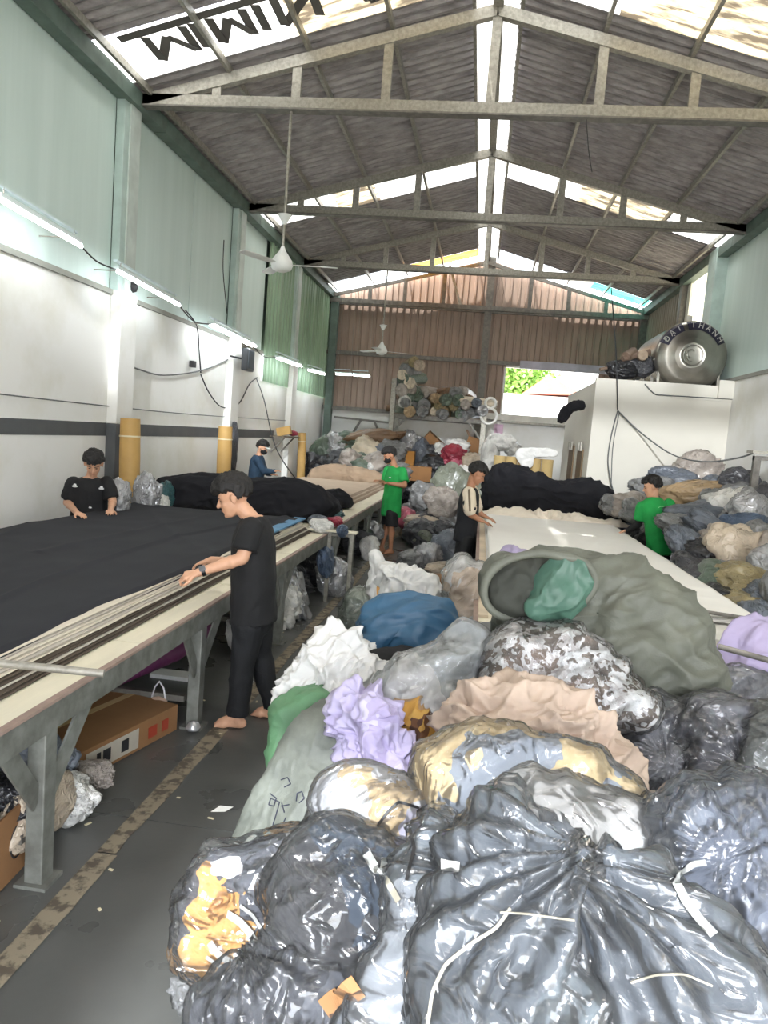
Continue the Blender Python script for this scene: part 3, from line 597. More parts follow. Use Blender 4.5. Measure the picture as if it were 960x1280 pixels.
# ================================================================ TABLES AND CLOTH
ply = mat('pale_plywood', srgb(222, 214, 192), .6, var=.06, vscale=3, stretch=(4, .6, 1))
chan = mat('grey_channel_steel', srgb(134, 136, 130), .5, .3, vscale=9, c2=srgb(104, 104, 98))
pinkw = mat('worn_brown_edge', srgb(150, 128, 118), .7, var=.15, vscale=9)
blk_fab = mat('black_fabric_sheet', srgb(47, 48, 53), .9, var=.06, vscale=2, spec=.25)
blk_fab2 = mat('black_fabric_heap', srgb(33, 33, 37), .92, var=.1, vscale=3, spec=.2)
def table(label, cat, x0, x1, y0, y1, zt, legs, boards=4, inner=True, grp=None, n='cutting_table'):
    t = thing(n, label, cat, (x0, y0, 0)); dx, dy = -x0, -y0
    L = lambda nm, m, a, b, c, d, e, f, bv=0: bx(nm, m, a+dx, b+dx, c+dy, d+dy, e, f, t, bv)
    for i in range(boards):
        a = y0+(y1-y0)*i/boards; b = y0+(y1-y0)*(i+1)/boards; L('tabletop_board', ply, x0+.01, x1-.03, a+.004, b-.004, zt-.025, zt)
    for a, b in ((x1-.03, x1), (x0-.02, x0+.01)): L('edge_rail', chan, a, b, y0, y1, zt-.125, zt-.012); L('edge_strip', pinkw, a-.005, b, y0, y1, zt-.011, zt+.002)
    for yy in legs:
        for s, xx in ((1, x1-.05), (-1, x0+.07)):
            L('leg', chan, xx-.04, xx+.04, yy-.045, yy+.045, 0, zt-.03, .006)
            L('foot_plate', chan, xx-.07, xx+.07, yy-.07, yy+.07, 0, .015)
            for d in (-1, 1):
                if yy+d*.3 < y0 or yy+d*.3 > y1: continue
                MB().bar((xx+dx+.01, yy+dy+d*.045, zt-.42), (xx+dx+.03, yy+dy+d*.3, zt-.1), .012, .09).build('gusset', chan, t)
        L('cross_bar', chan, x0+.1, x1-.12, yy-.03, yy+.03, zt-.09, zt-.026)
        if inner: L('low_bar', steel_dk, x0+.1, x1-.12, yy-.02, yy+.02, .16, .2)
    return t
table('long grey steel cutting table with plywood top at lower left, under the near black fabric', 'table', -3.95, -1.64, 2.1, 8.45, .8, (2.82, 4.57, 6.6), 4)
table('long cutting table farther down the left side, under the beige cloth', 'table', -3.95, -1.66, 8.75, 17.6, .8, (9.2, 10.6, 12.0, 13.6, 15.2, 17.0), 5)
table('white-topped cutting table on the right, covered by white fabric', 'table', .08, 2.14, 4.9, 14.2, .82, (5.2, 7.2, 9.4, 11.6, 13.8), 5)
# -- near fabric stack: layers with uneven edges, black sheet on top
def layer(name, m, x0, x1, y0, y1, z0, z1, parent, seed, wob=.012, n=90):
    ys = np.linspace(y0, y1, n); P3 = np.zeros((n, 3))+seed*3.3; P3[:, 1] = ys*1.6; w = (fbm(P3)-.5)*2*wob; P3[:, 1] = ys*9; w += (vnoise(P3)-.5)*wob*.5
    dz = (vnoise(np.stack([ys*0+seed, ys*1.5, ys*0], -1))-.5)*.006
    P = np.zeros((4, n, 3)); xr = x1+w
    P[0, :, 0] = x0; P[1, :, 0] = xr-.006; P[2, :, 0] = xr; P[3, :, 0] = x0
    P[0, :, 2] = z1; P[1, :, 2] = z1+dz; P[2, :, 2] = (z0+z1)/2+dz; P[3, :, 2] = z0
    P[:, :, 1] = ys; return gridmesh(name, P, m, parent, smooth=True, flip=False)
st = thing('fabric_stack', 'wide black fabric sheet spread over layered cream and brown cloth on near left table', 'fabric', (-3, 5.4, .8))
crm = mat('cream_cloth_layer', srgb(206, 196, 180), .9, var=.06); brn = mat('brown_cloth_layer', srgb(74, 64, 54), .9, var=.15); lgt = mat('grey_cloth_layer', srgb(178, 170, 160), .9, var=.08)
O3 = Vector((3, -5.4, -.8))
seq = [brn, brn, lgt, brn, brn, crm, lgt, crm, crm, lgt, crm]
for i, m in enumerate(seq):
    o = layer('fabric_layer', m, -3.88, -1.83-.012*i, 2.42-.01*i, 8.35, .802+i*.0115, .812+i*.0115, st, i+1); o.location = O3
def top_sheet():
    nx, ny = 120, 260; us = np.linspace(0, 1, nx); ys = np.linspace(2.2, 8.5, ny); X = np.zeros((ny, nx, 3)); e = np.stack([ys*0+5, ys*1.3, ys*0], -1); xe = -1.955+(fbm(e)-.5)*.10
    for i, u in enumerate(us):
        x = -3.98+(xe+3.98)*u; X[:, i, 0] = x; X[:, i, 1] = ys
    z = np.full((ny, nx), .948); Q = X*np.array([.55, .28, 0])+np.array([0, 0, 4.]); Q[..., 0] += .35*np.sin(X[..., 1]*.9)
    r = ridge(Q, 1)**10; z += r*.022; z += (fbm(X*2.2, 2)-.5)*.02; z += (ridge(X*np.array([4, 1.2, 0]), 2)-.5)*.006
    cx = -2.6+.12*(X[..., 1]-5.3)**2*.4; d = X[..., 0]-cx; z += .02*np.exp(-(d/.03)**2)*(X[..., 1] > 2.9)
    d = X[..., 0]+3.0-.1*np.sin(X[..., 1]); z += .012*np.exp(-(d/.05)**2)*(X[..., 1] > 5)
    u = us[None, :]; z += np.where(u > .985, -(u-.985)/.015*.05, 0)+np.where(u < .02, -(.02-u)/.02*.12, 0); z[:6] -= np.linspace(.09, 0, 6)[:, None]; z[-5:] -= np.linspace(0, .06, 5)[:, None]
    X[..., 2] = z; o = gridmesh('top_sheet', X, blk_fab, st, flip=False); o.location = O3
    md = o.modifiers.new('s', 'SOLIDIFY'); md.thickness = .004
top_sheet()
bx('blue_sheet', mat('pale_blue_cloth', srgb(96, 140, 176), .8), -2.06+3, -1.93+3, 7.0-5.4, 8.5-5.4, .935-.8, .95-.8, st)
# bars lying over the fabric ends
def bar(label, a, b, r, m, name='metal_bar', cat='bar'):
    return tag(MB().tube([a, b], r, 12).build(name, m), label, cat)
bar('long steel tube lying across the near end of the black fabric', atz(0, 829, .985), atz(130, 842, .96), .016, steel)
bar('dark bar laid across the near end of the white table', atz(850, 760, .94), atz(960, 777, .94), .014, steel_dk)
bar('short dark steel bar leaning over the lilac cloth at right', atz(898, 808, 1.02), atz(985, 832, 1.0), .016, steel_dk)
# -- white fabric on the right table
ws = thing('fabric_stack', 'smooth white fabric spread flat over the right table', 'fabric', (1, 8, .82)); wf = mat('white_fabric', srgb(240, 237, 232), .9, var=.02, vscale=2); OW = Vector((-1, -8, -.82))
for i in range(6):
    o = layer('fabric_layer', wf, .16+.006*i, 2.08-.006*i, 5.5, 11.7, .822+i*.012, .833+i*.012, ws, 20+i, .006); o.location = OW
ny, nx = 200, 60; X = np.zeros((ny, nx, 3)); X[..., 0] = np.linspace(.17, 2.09, nx)[None, :]; X[..., 1] = np.linspace(5.5, 11.8, ny)[:, None]
X[..., 2] = .902+(fbm(X*1.5, 2)-.5)*.012+.004*ridge(X*np.array([.6, 3, 0]), 1)**6; X[:, 0, 2] -= .04; X[:, -1, 2] -= .05; X[0, :, 2] -= .05
o = gridmesh('top_sheet', X, wf, ws); o.location = OW; md = o.modifiers.new('s', 'SOLIDIFY'); md.thickness = .004
tag(bx('fabric_strip', mat('beige_edge_cloth', srgb(206, 190, 168), .9), .09, .155, 5.0, 11.6, .822, .84), 'narrow beige cloth strip along the left edge of the white table', 'fabric')
tag(bx('white_board', mat('white_table_end', srgb(222, 220, 214)), .3, 2.1, 4.95, 5.42, .822, .85), 'white sheet at the near end of the right table', 'board')
# ================================================================ INFLATED CLOTH / BAG SHAPES
def crspline(pts, n):
    P = np.array(pts, float); m = len(P); out = []
    for i in range(m):
        p0, p1, p2, p3 = P[i-1], P[i], P[(i+1) % m], P[(i+2) % m]
        for t in np.linspace(0, 1, 12, endpoint=False): out.append(.5*((2*p1)+(p2-p0)*t+(2*p0-5*p1+4*p2-p3)*t*t+(3*p1-p0-3*p2+p3)*t**3))
    out = np.array(out); d = np.r_[0, np.cumsum(np.linalg.norm(np.diff(np.vstack([out, out[:1]]), axis=0), axis=1))]
    s = np.linspace(0, d[-1], n, endpoint=False); o2 = np.vstack([out, out[:1]]); return np.stack([np.interp(s, d, o2[:, k]) for k in range(o2.shape[1])], -1)
def blob(name, outline, z=None, y=None, tilt=55, side=0, T=.2, Tb=.2, m=None, parent=None, amp=.02, freq=9, seed=0, nt=150, nr=40, lump=.22, grow=1.0, tie=None, zmin=.012, aniso=(1, 1, 1), pw=.62, fold=0, ffreq=9, org=(0, 0, 0), facet=0, edge=0, tier=.22, flow=None, fa=.3, fine=0):
    """closed puffed shape: outline lies on a plane through the object, tilt = degrees the plane leans back from vertical"""
    px = np.array(outline, float); c = px.mean(0); C0 = atz(c[0], c[1], z) if z is not None else aty(c[0], c[1], y)
    rd = ray(c[0], c[1]); tilt = min(tilt, math.degrees(math.asin(-rd[2]/np.linalg.norm(rd)))+14)
    a = math.radians(tilt); b = math.radians(side); n = np.array([math.sin(b)*math.cos(a), -math.cos(b)*math.cos(a), math.sin(a)])
    pts = np.array([atpl(u, v, C0, n) for u, v in px]); C = pts.mean(0); rim = crspline(pts, nt); rim = C+(rim-C)*grow
    if edge: rim = rim+(rim-C)*((vnoise(rim*ffreq+seed)-.5)*edge)[:, None]
    ph = np.linspace(.004, PI-.004, nr*2); rr = np.sin(ph)**.85; hh = np.cos(ph); H = np.sign(hh)*np.abs(hh)**pw
    P = C+(rim[None]-C)*rr[:, None, None]; N = np.where(H > 0, H*T, H*Tb)[:, None, None]*n
    # keep height proportional to the local half-width of the outline
    P = P+N; Q = P*freq*np.array(aniso)+seed*7.1; wq = fbm(P*freq*.45+seed+31, 2); Q = Q+wq[..., None]*1.8
    if flow is not None:
        g = np.cross(n, [0, 0, 1.0]); g /= np.linalg.norm(g); g2 = np.cross(n, g); fl = math.radians(flow); g = g*math.cos(fl)+g2*math.sin(fl)
        Q = P-g*(P@g)[..., None]*(1-fa); Q = Q*freq*1.6+seed*7.1; Q = Q+1.5*fbm(P*freq*.35+seed, 2)[..., None]
    D = (ridge(Q, 3)**1.6-.4)*amp*1.5 + (fbm(P*4.5+seed*3.7, 2)-.5)*2*lump*T*np.sin(ph)[:, None]**.5*0+((fbm(P*4.5+seed*3.7, 2)-.5)*2*lump*T*(1-rr**4)[:, None])
    if fold:
        rs_ = np.random.RandomState(seed+9); ax = rs_.randn(3); ax /= np.linalg.norm(ax)
        Q2 = P*ffreq*.55; Q2 = Q2-ax*(Q2@ax)[..., None]*.6+seed; Q2 = Q2+1.8*fbm(P*ffreq*.22+seed*2, 2)[..., None]; D = D+(ridge(Q2, 2)**1.8-.35)*fold
    if fine: D = D+(ridge(P*np.array([11, 11, 11])+seed*3+1.5*fbm(P*6, 2)[..., None], 2)**2)*fine*1.6
    if facet:
        rs = np.random.RandomState(seed+5); S0 = P.reshape(-1, 3); sd = S0[rs.randint(0, len(S0), 90)]+rs.randn(90, 3)*.01
        dd = np.sqrt(((S0[:, None]-sd[None])**2).sum(-1)); d2 = np.partition(dd, 1, axis=1); D = D+((d2[:, 1]-d2[:, 0]).reshape(P.shape[:2]).clip(0, .08)*facet)
    if tie is not None:
        tp = atpl(tie[0], tie[1], C0, n); dv = P-tp; u_ = np.cross(n, [0, 0, 1.0]) if abs(n[2]) < .99 else np.array([1., 0, 0]); u_ = u_/np.linalg.norm(u_); w_ = np.cross(n, u_)
        A = np.arctan2(dv@w_, dv@u_); dist = np.linalg.norm(dv, axis=-1); k = np.exp(-(dist/tier)**2)
        A = A+.25*vnoise(P*7+seed); kt = tier/.22*.8+.2; D = D+kt*k*(.020*ridge(np.stack([A*3.2, A*0+seed, dist*2], -1), 2)+.014*np.sin(A*19+seed)-.01)*np.clip(dist/.05, 0, 1); P = P+(k*np.exp(-(dist/.05)**2)*.06)[..., None]*n
    G = np.cross(np.gradient(P, axis=0), np.roll(P, -1, 1)-np.roll(P, 1, 1)); G /= (np.linalg.norm(G, axis=-1, keepdims=True)+1e-9)
    if (G[nr//2]@n).mean() < 0: G = -G
    P = P+G*D[..., None]; P[..., 2] = np.maximum(P[..., 2], zmin)
    flip = bool(np.mean(np.cross(P[1, 1]-P[0, 1], P[0, 2]-P[0, 1])@n) > 0)
    P = P-np.array(org); o = gridmesh(name, P, m, parent, closed_u=True, flip=flip)
    o['_c'] = 0; del o['_c']; return o, C
# ---- plastics
def film_mat(name='clear_film', haze=.14, tint=(.97, .975, .98), rough=.12, scale=5, rot=(0, 0, 0), stretch=(1, 1, .3)):
    """thin polythene: see-through, with haze, crease highlights painted as pale streaks, and sharp glints"""
    if name in MATS: return MATS[name]
    m = bpy.data.materials.new(name); m.use_nodes = True; nt = m.node_tree; lk = nt.links.new
    for n in list(nt.nodes): nt.nodes.remove(n)
    tc = nd(nt, 'ShaderNodeTexCoord'); m0 = nd(nt, 'ShaderNodeMapping'); m0.inputs['Rotation'].default_value = [math.radians(a) for a in rot]; lk(tc.outputs['Object'], m0.inputs[0])
    mp = nd(nt, 'ShaderNodeMapping'); mp.inputs['Scale'].default_value = stretch; lk(m0.outputs[0], mp.inputs[0])
    def rn(sc, det, dis, src):
        no = nd(nt, 'ShaderNodeTexNoise'); no.noise_type = 'RIDGED_MULTIFRACTAL'; no.inputs['Scale'].default_value = sc; no.inputs['Detail'].default_value = det; no.inputs['Distortion'].default_value = dis; lk(src, no.inputs['Vector']); return no.outputs[0]
    big = rn(scale*1.8, 3, 1.0, mp.outputs[0]); fine = rn(26, 3, 1.0, mp.outputs[0]); mid = rn(13, 3, 1.6, mp.outputs[0])
    av = nd(nt, 'ShaderNodeMath'); av.operation = 'MAXIMUM'; lk(big, av.inputs[0]); lk(mid, av.inputs[1])
    cr = nd(nt, 'ShaderNodeMapRange'); cr.inputs[1].default_value = 1.35; cr.inputs[2].default_value = 2.1; cr.inputs[3].default_value = haze*.4; cr.inputs[4].default_value = min(1, haze*4.2); lk(av.outputs[0], cr.inputs[0])  # crease highlights painted in as thin pale diffuse streaks, on top of film haze
    b1 = nd(nt, 'ShaderNodeBump'); b1.inputs['Strength'].default_value = .9; b1.inputs['Distance'].default_value = .04; lk(av.outputs[0], b1.inputs['Height'])
    bp = nd(nt, 'ShaderNodeBump'); bp.inputs['Strength'].default_value = .6; bp.inputs['Distance'].default_value = .008; lk(fine, bp.inputs['Height']); lk(b1.outputs[0], bp.inputs['Normal'])
    tr = nd(nt, 'ShaderNodeBsdfTransparent'); tr.inputs[0].default_value = col4(tint); gl = nd(nt, 'ShaderNodeBsdfGlossy'); gl.inputs['Roughness'].default_value = rough; lk(bp.outputs[0], gl.inputs['Normal'])
    df = nd(nt, 'ShaderNodeBsdfDiffuse'); df.inputs[0].default_value = (.8, .81, .83, 1); tl = nd(nt, 'ShaderNodeBsdfTranslucent'); tl.inputs[0].default_value = (.8, .81, .83, 1)
    ds = nd(nt, 'ShaderNodeMixShader'); ds.inputs[0].default_value = .4; lk(df.outputs[0], ds.inputs[1]); lk(tl.outputs[0], ds.inputs[2])
    m1 = nd(nt, 'ShaderNodeMixShader'); lk(cr.outputs[0], m1.inputs[0]); lk(tr.outputs[0], m1.inputs[1]); lk(ds.outputs[0], m1.inputs[2])
    fr = nd(nt, 'ShaderNodeFresnel'); fr.inputs[0].default_value = 1.5; lk(bp.outputs[0], fr.inputs['Normal'])
    mu = nd(nt, 'ShaderNodeMath'); mu.operation = 'MULTIPLY_ADD'; mu.inputs[1].default_value = .9; mu.inputs[2].default_value = .02; mu.use_clamp = True; lk(fr.outputs[0], mu.inputs[0])
    m2 = nd(nt, 'ShaderNodeMixShader'); lk(mu.outputs[0], m2.inputs[0]); lk(m1.outputs[0], m2.inputs[1]); lk(gl.outputs[0], m2.inputs[2])
    out = nd(nt, 'ShaderNodeOutputMaterial'); lk(m2.outputs[0], out.inputs[0]); MATS[name] = m; return m
film = film_mat(); film_b = film_mat('clear_film_b', rot=(40, 60, 0)); film_c = film_mat('clear_film_c', rot=(0, 80, 30)); film_h = film_mat('hazy_film', .26, rough=.15, rot=(20, -50, 0)); film_m = film_mat('milky_film', .5, rough=.18, rot=(60, 20, 0))
def patch_mat(name, cols, scale=6, rough=.8, warp=.35, bump=.4, rnd=1.0):
    """contents made of garments of several colours: warped Voronoi cells"""
    if name in MATS: return MATS[name]
    m = bpy.data.materials.new(name); m.use_nodes = True; nt = m.node_tree; b = nt.nodes['Principled BSDF']; b.inputs['Roughness'].default_value = rough
    tc = nd(nt, 'ShaderNodeTexCoord'); no = nd(nt, 'ShaderNodeTexNoise'); no.inputs['Scale'].default_value = scale*.8; no.inputs['Detail'].default_value = 3
    nt.links.new(tc.outputs['Object'], no.inputs['Vector'])
    mx = nd(nt, 'ShaderNodeMixRGB'); mx.inputs[0].default_value = warp; nt.links.new(tc.outputs['Object'], mx.inputs[1]); nt.links.new(no.outputs['Color'], mx.inputs[2])
    vo = nd(nt, 'ShaderNodeTexVoronoi'); vo.inputs['Scale'].default_value = scale; vo.inputs['Randomness'].default_value = rnd; nt.links.new(mx.outputs[0], vo.inputs['Vector'])
    sp = nd(nt, 'ShaderNodeSeparateColor'); nt.links.new(vo.outputs['Color'], sp.inputs[0])
    cr = nd(nt, 'ShaderNodeValToRGB'); cr.color_ramp.interpolation = 'CONSTANT'; el = cr.color_ramp.elements
    while len(el) < len(cols): el.new(.5)
    for i, c in enumerate(cols): el[i].position = i/len(cols); el[i].color = col4(c)
    nt.links.new(sp.outputs[0], cr.inputs[0]); nt.links.new(cr.outputs[0], b.inputs['Base Color'])
    n2 = nd(nt, 'ShaderNodeTexNoise'); n2.inputs['Scale'].default_value = scale*4; n2.inputs['Detail'].default_value = 3
    try: n2.noise_type = 'RIDGED_MULTIFRACTAL'
    except Exception: pass
    nt.links.new(mx.outputs[0], n2.inputs['Vector'])
    bp = nd(nt, 'ShaderNodeBump'); bp.inputs['Strength'].default_value = bump; bp.inputs['Distance'].default_value = .02; nt.links.new(n2.outputs[0], bp.inputs['Height']); nt.links.new(bp.outputs[0], b.inputs['Normal'])
    MATS[name] = m; return m
def bag(name, label, cat, outline, cols, T=.2, film_m_=None, inner=.965, seed=0, amp=.03, scale=6, tie=None, grp=None, tier=.22, flow=30, fa=.3, **k):
    """sack of clothes: contents + clear film; outline describes the film"""
    px = np.array(outline, float); c = px.mean(0); z = k.get('z'); C0 = atz(c[0], c[1], z) if z is not None else aty(c[0], c[1], k.get('y'))
    t = thing(name, label, cat, tuple(C0-np.array([0, 0, 0])), 0, grp); org = tuple(C0)
    mm = patch_mat('contents_'+str(len(MATS)), cols, scale)
    kk = dict(k); Tb = kk.pop('Tb', T)
    blob('contents', outline, T=T*.93, Tb=Tb*.95, m=mm, parent=t, amp=amp*1.1, seed=seed, grow=inner, org=org, fold=amp*1.1, tie=tie, tier=tier, flow=flow, fa=fa, freq=kk.pop('freq', 5), **{a: b for a, b in kk.items()})
    kk = dict(k); kk.pop('Tb', 0); kk.pop('freq', 0)
    blob('plastic_film', outline, T=T*.93+.014, Tb=Tb*.95+.01, m=film_m_ or (film, film_b, film_c)[seed % 3], parent=t, amp=amp*1.1, seed=seed, freq=k.get('freq', 5), grow=1.0, org=org, tie=tie, tier=tier, fold=amp*1.1, facet=.10, fine=.007, flow=flow, fa=fa, **kk)
    t['_f'] = 0; del t['_f']
    return t
def drape(name, label, cat, outline, m, T=.15, grp=None, **k):
    o, C = blob(name, outline, T=T, m=m, **k); return tag(o, label, cat, grp)
# ================================================================ FOREGROUND PILE
c_ = srgb
sack_o = drape('canvas_sack', 'large slumped olive-grey sack on top of the pile, mouth gaping open', 'sack',
  [(606,738),(612,716),(640,698),(690,691),(735,696),(760,706),(802,713),(848,748),(880,792),(900,838),(903,870),(896,892),(860,884),(825,878),(790,863),(765,840),(725,812),(690,800),(650,790),(622,783),(632,762),(612,750)],
  mat('olive_grey_tarp', c_(92, 94, 84), .55, var=.14, vscale=5, bump=.25, bscale=220, crease=.5, cscale=5), T=.24, Tb=.14, z=1.12, tilt=48, side=-8, amp=.05, fold=.06, ffreq=8, freq=4, flow=35, fa=.35, seed=2, nt=240, nr=60)
SY = float(atz(752, 790, 1.12)[1])
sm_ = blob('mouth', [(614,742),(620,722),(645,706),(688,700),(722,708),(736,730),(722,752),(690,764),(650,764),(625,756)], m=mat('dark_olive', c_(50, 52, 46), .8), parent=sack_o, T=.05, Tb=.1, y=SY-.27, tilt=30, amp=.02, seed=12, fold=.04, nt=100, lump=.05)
lipP = crspline(np.array([aty(u, v, SY-.31) for u, v in [(606,745),(613,716),(640,698),(690,692),(728,700),(742,728),(728,752),(700,768),(660,776),(622,768)]]), 90)
lr = .012+.016*vnoise(lipP*9+4); lipP = lipP+(vnoise(lipP*7+1)[:, None]-.5)*.03
MB().tube([tuple(p) for p in np.vstack([lipP, lipP[:1]])], [float(x) for x in lr]+[float(lr[0])], 12, cap=False).build('rim', MATS['olive_grey_tarp'], sack_o)
drape('teal_cloth', 'folded dark teal cloth stuffed in the mouth of the olive-grey sack', 'cloth', [(664,764),(668,742),(684,714),(702,700),(726,704),(735,722),(730,745),(716,764),(690,772)],
  mat('teal_cloth', c_(66, 98, 84), .5, var=.12, vscale=6, crease=.4, cscale=10), T=.07, Tb=.1, y=SY-.31, tilt=30, amp=.02, fold=.05, ffreq=16, seed=5, lump=.1)
bag('clear_bag', 'clear bag of white and brown trimmings lying under the olive-grey sack', 'bag', [(598,848),(606,815),(636,791),(680,785),(728,800),(768,830),(795,862),(812,903),(785,908),(742,904),(690,886),(645,876),(606,866)],
  [c_(206,204,204), c_(186,180,178), c_(118,102,92), c_(210,208,208), c_(98,86,78), c_(216,216,216)], T=.2, z=.98, tilt=52, seed=3, amp=.035, scale=16)
drape('beige_bundle', 'large crumpled beige cloth bundle under clear bag of trimmings', 'bundle', [(560,905),(578,878),(615,865),(665,872),(715,885),(752,915),(775,955),(792,1000),(740,1010),(680,990),(620,968),(575,945)],
  mat('beige_cloth', c_(186, 166, 150), .85, var=.1, vscale=6, crease=.9, cscale=10), T=.18, Tb=.2, z=.86, tilt=50, amp=.05, freq=9, fold=.10, ffreq=20, seed=6, nt=260, nr=64, flow=20, fa=.45, lump=.12)
bag('clear_bag', 'long clear bag of grey-blue and cream clothes across the pile centre', 'bag', [(520,985),(524,955),(545,932),(580,918),(640,925),(700,935),(755,955),(790,985),(806,1018),(780,1040),(720,1045),(650,1040),(590,1030),(540,1020)],
  [c_(190,168,128), c_(194,174,138), c_(196,174,134), c_(126,132,142), c_(188,166,126), c_(198,180,146)], T=.2, z=.9, tilt=48, seed=9, amp=.03, scale=5)
bag('clear_bag', 'clear bag with a tan lump, between the striped cream bag and big front bag', 'bag', [(590,1045),(600,1010),(650,985),(720,990),(775,1010),(808,1040),(812,1085),(760,1110),(690,1105),(620,1090)],
  [c_(160,160,158), c_(206,174,120), c_(140,138,136), c_(176,172,166)], T=.17, z=.88, tilt=48, seed=10, amp=.035, scale=4)
bag('clear_bag', 'big clear bag of slate-grey garments with a long crease, bottom centre', 'bag', [(545,1105),(560,1060),(600,1020),(628,1000),(655,1035),(700,1075),(735,1120),(745,1180),(735,1240),(745,1330),(640,1350),(525,1340),(530,1200)],
  [c_(72,80,86), c_(62,70,78), c_(56,62,70), c_(80,88,92)], T=.2, z=.92, tilt=50, seed=13, amp=.035, scale=3, tie=(712,1098), tier=.42, flow=75,  Tb=.35)
bag('clear_bag', 'big clear bag of pleated dark grey garments at the bottom right', 'bag', [(700,1130),(725,1090),(780,1095),(830,1130),(880,1165),(930,1215),(985,1290),(960,1340),(800,1350),(700,1340),(680,1230)],
  [c_(70,76,84), c_(58,64,72), c_(82,86,92)], T=.2, z=.9, tilt=50, seed=14, amp=.035, scale=3, tie=(705,1110), tier=.45, flow=-40,  Tb=.35)
bag('clear_bag', 'round clear bag of dark clothes gathered by a white tie, right edge', 'bag', [(795,1050),(812,1012),(850,985),(905,977),(960,985),(1010,1010),(1025,1080),(1010,1150),(965,1188),(905,1182),(850,1150),(808,1105)],
  [c_(84,90,104), c_(98,104,116), c_(64,70,84), c_(110,114,122)], T=.24, z=.9, tilt=36, seed=15, amp=.03, scale=4, tie=(868,1085), Tb=.3)
bag('clear_bag', 'grey-filled plastic bag just right of the beige bundle', 'bag', [(768,905),(775,880),(810,868),(845,885),(862,920),(860,965),(838,985),(800,984),(778,955)],
  [c_(92,92,98), c_(104,104,110), c_(76,76,84)], T=.2, z=.74, tilt=42, seed=16, amp=.03, tie=(818,960), Tb=.4)
bag('clear_bag', 'charcoal-filled plastic bag gathered to a point, under sack tail', 'bag', [(830,915),(842,885),(880,872),(925,885),(952,920),(955,960),(935,985),(890,985),(850,972)],
  [c_(84,84,92), c_(66,66,74), c_(98,98,106)], T=.2, z=.78, tilt=42, seed=17, amp=.03, tie=(905,965), Tb=.4)
bag('clear_bag', 'grey bag behind the sack tail beside the lilac cloth', 'bag', [(860,870),(880,842),(910,838),(950,850),(985,880),(980,920),(930,920),(885,905)], [c_(120,120,122), c_(98,98,104)], T=.15, z=.72, tilt=45, seed=18, amp=.03, Tb=.4)
bag('clear_bag', 'dark green-grey bag cut off by the right edge, above white-tied bag', 'bag', [(915,960),(925,900),(950,880),(1000,890),(1020,960),(1000,1010),(950,1000)], [c_(70,76,76), c_(92,96,96)], T=.15, z=.82, tilt=42, seed=19, amp=.03, Tb=.4)
drape('lilac_cloth', 'lilac cloth heap hanging over the right table end', 'cloth', [(898,812),(905,795),(940,780),(985,790),(1010,830),(1000,872),(950,872),(918,862),(900,840)], mat('lilac_cloth', c_(164, 153, 184), .85, var=.06, crease=.4, cscale=6), T=.2, Tb=.15, z=.84, tilt=40, amp=.02, fold=.1, ffreq=10, seed=20, nt=160)
drape('lilac_cloth', 'small lilac scrap on white table behind the olive-grey sack', 'cloth', [(618,712),(622,698),(636,687),(655,692),(660,703),(640,712)], mat('lilac_cloth', c_(196, 184, 214)), T=.06, Tb=.05, z=.95, tilt=40, amp=.03, fold=.06, seed=21, nt=60, nr=16)
drape('blue_sack', 'plump steel-blue fabric sack on top of the pile centre', 'sack', [(448,825),(450,795),(458,765),(480,752),(520,750),(555,760),(570,775),(576,800),(568,818),(545,830),(515,832),(480,822),(462,826)],
  mat('steel_blue_nylon', c_(46, 84, 112), .5, var=.08, vscale=5, crease=.35, cscale=7), T=.24, Tb=.22, z=.86, tilt=48, amp=.03, fold=.05, ffreq=11, freq=5, flow=15, fa=.3, seed=22, nt=160, nr=44)
drape('black_cloth', 'black cloth showing under the left end of the blue sack', 'cloth', [(412,820),(420,800),(445,795),(460,810),(455,828),(430,828)], blk_cloth, T=.1, Tb=.2, z=.7, tilt=50, fold=.05, seed=23, nt=70, nr=18)
drape('black_cloth', 'black cloth heap hanging below the blue sack', 'cloth', [(460,828),(480,818),(510,822),(520,840),(505,858),(480,858),(464,848)], blk_cloth, T=.13, Tb=.2, z=.76, tilt=50, fold=.07, seed=24, nt=80, nr=20)
wht = mat('white_jersey', c_(214, 213, 211), .9, var=.03, vscale=5, crease=.8, cscale=8)
drape('white_cloth', 'heap of crumpled white jersey spilling over the green sack', 'cloth', [(358,895),(362,868),(375,838),(395,815),(415,802),(440,800),(462,822),(475,850),(470,880),(472,905),(450,912),(428,885),(400,880),(378,890)],
  wht, T=.2, Tb=.2, z=.68, tilt=42, side=-14, amp=.05, freq=10, fold=.10, ffreq=19, seed=25, nt=260, nr=64, edge=.12, flow=60, fa=.4, lump=.15)
drape('green_sack', 'bulging mid-green woven sack on the floor at the aisle edge', 'sack', [(346,955),(350,920),(358,885),(378,866),(410,862),(430,880),(428,920),(410,955),(380,985),(355,985)],
  mat('green_weave', c_(92, 134, 98), .6, var=.1, vscale=6, bump=.2, bscale=260), T=.22, Tb=.3, z=.50, tilt=30, side=-18, amp=.015, fold=.035, ffreq=10, seed=26, nt=140, nr=40)
gs, _c = blob('body', [(292,1078),(300,1040),(318,1000),(345,965),(372,925),(395,895),(425,882),(440,905),(450,950),(455,990),(440,1040),(400,1075),(350,1095),(310,1090)], z=.42, tilt=38, side=-15, T=.15, Tb=.3, amp=.015, fold=.05, ffreq=8, seed=27, nt=180, nr=46,
  m=mat('grey_green_weave', c_(122, 126, 118), .6, var=.14, vscale=7, bump=.25, bscale=240, c2=c_(98, 102, 96)))
gs.name = 'grey_sack'; tag(gs, 'tall dark grey-green woven sack with handwritten scrawl, beside the aisle', 'sack')
_ = 0
dg_ = bpy.context.evaluated_depsgraph_get()
from mathutils.bvhtree import BVHTree
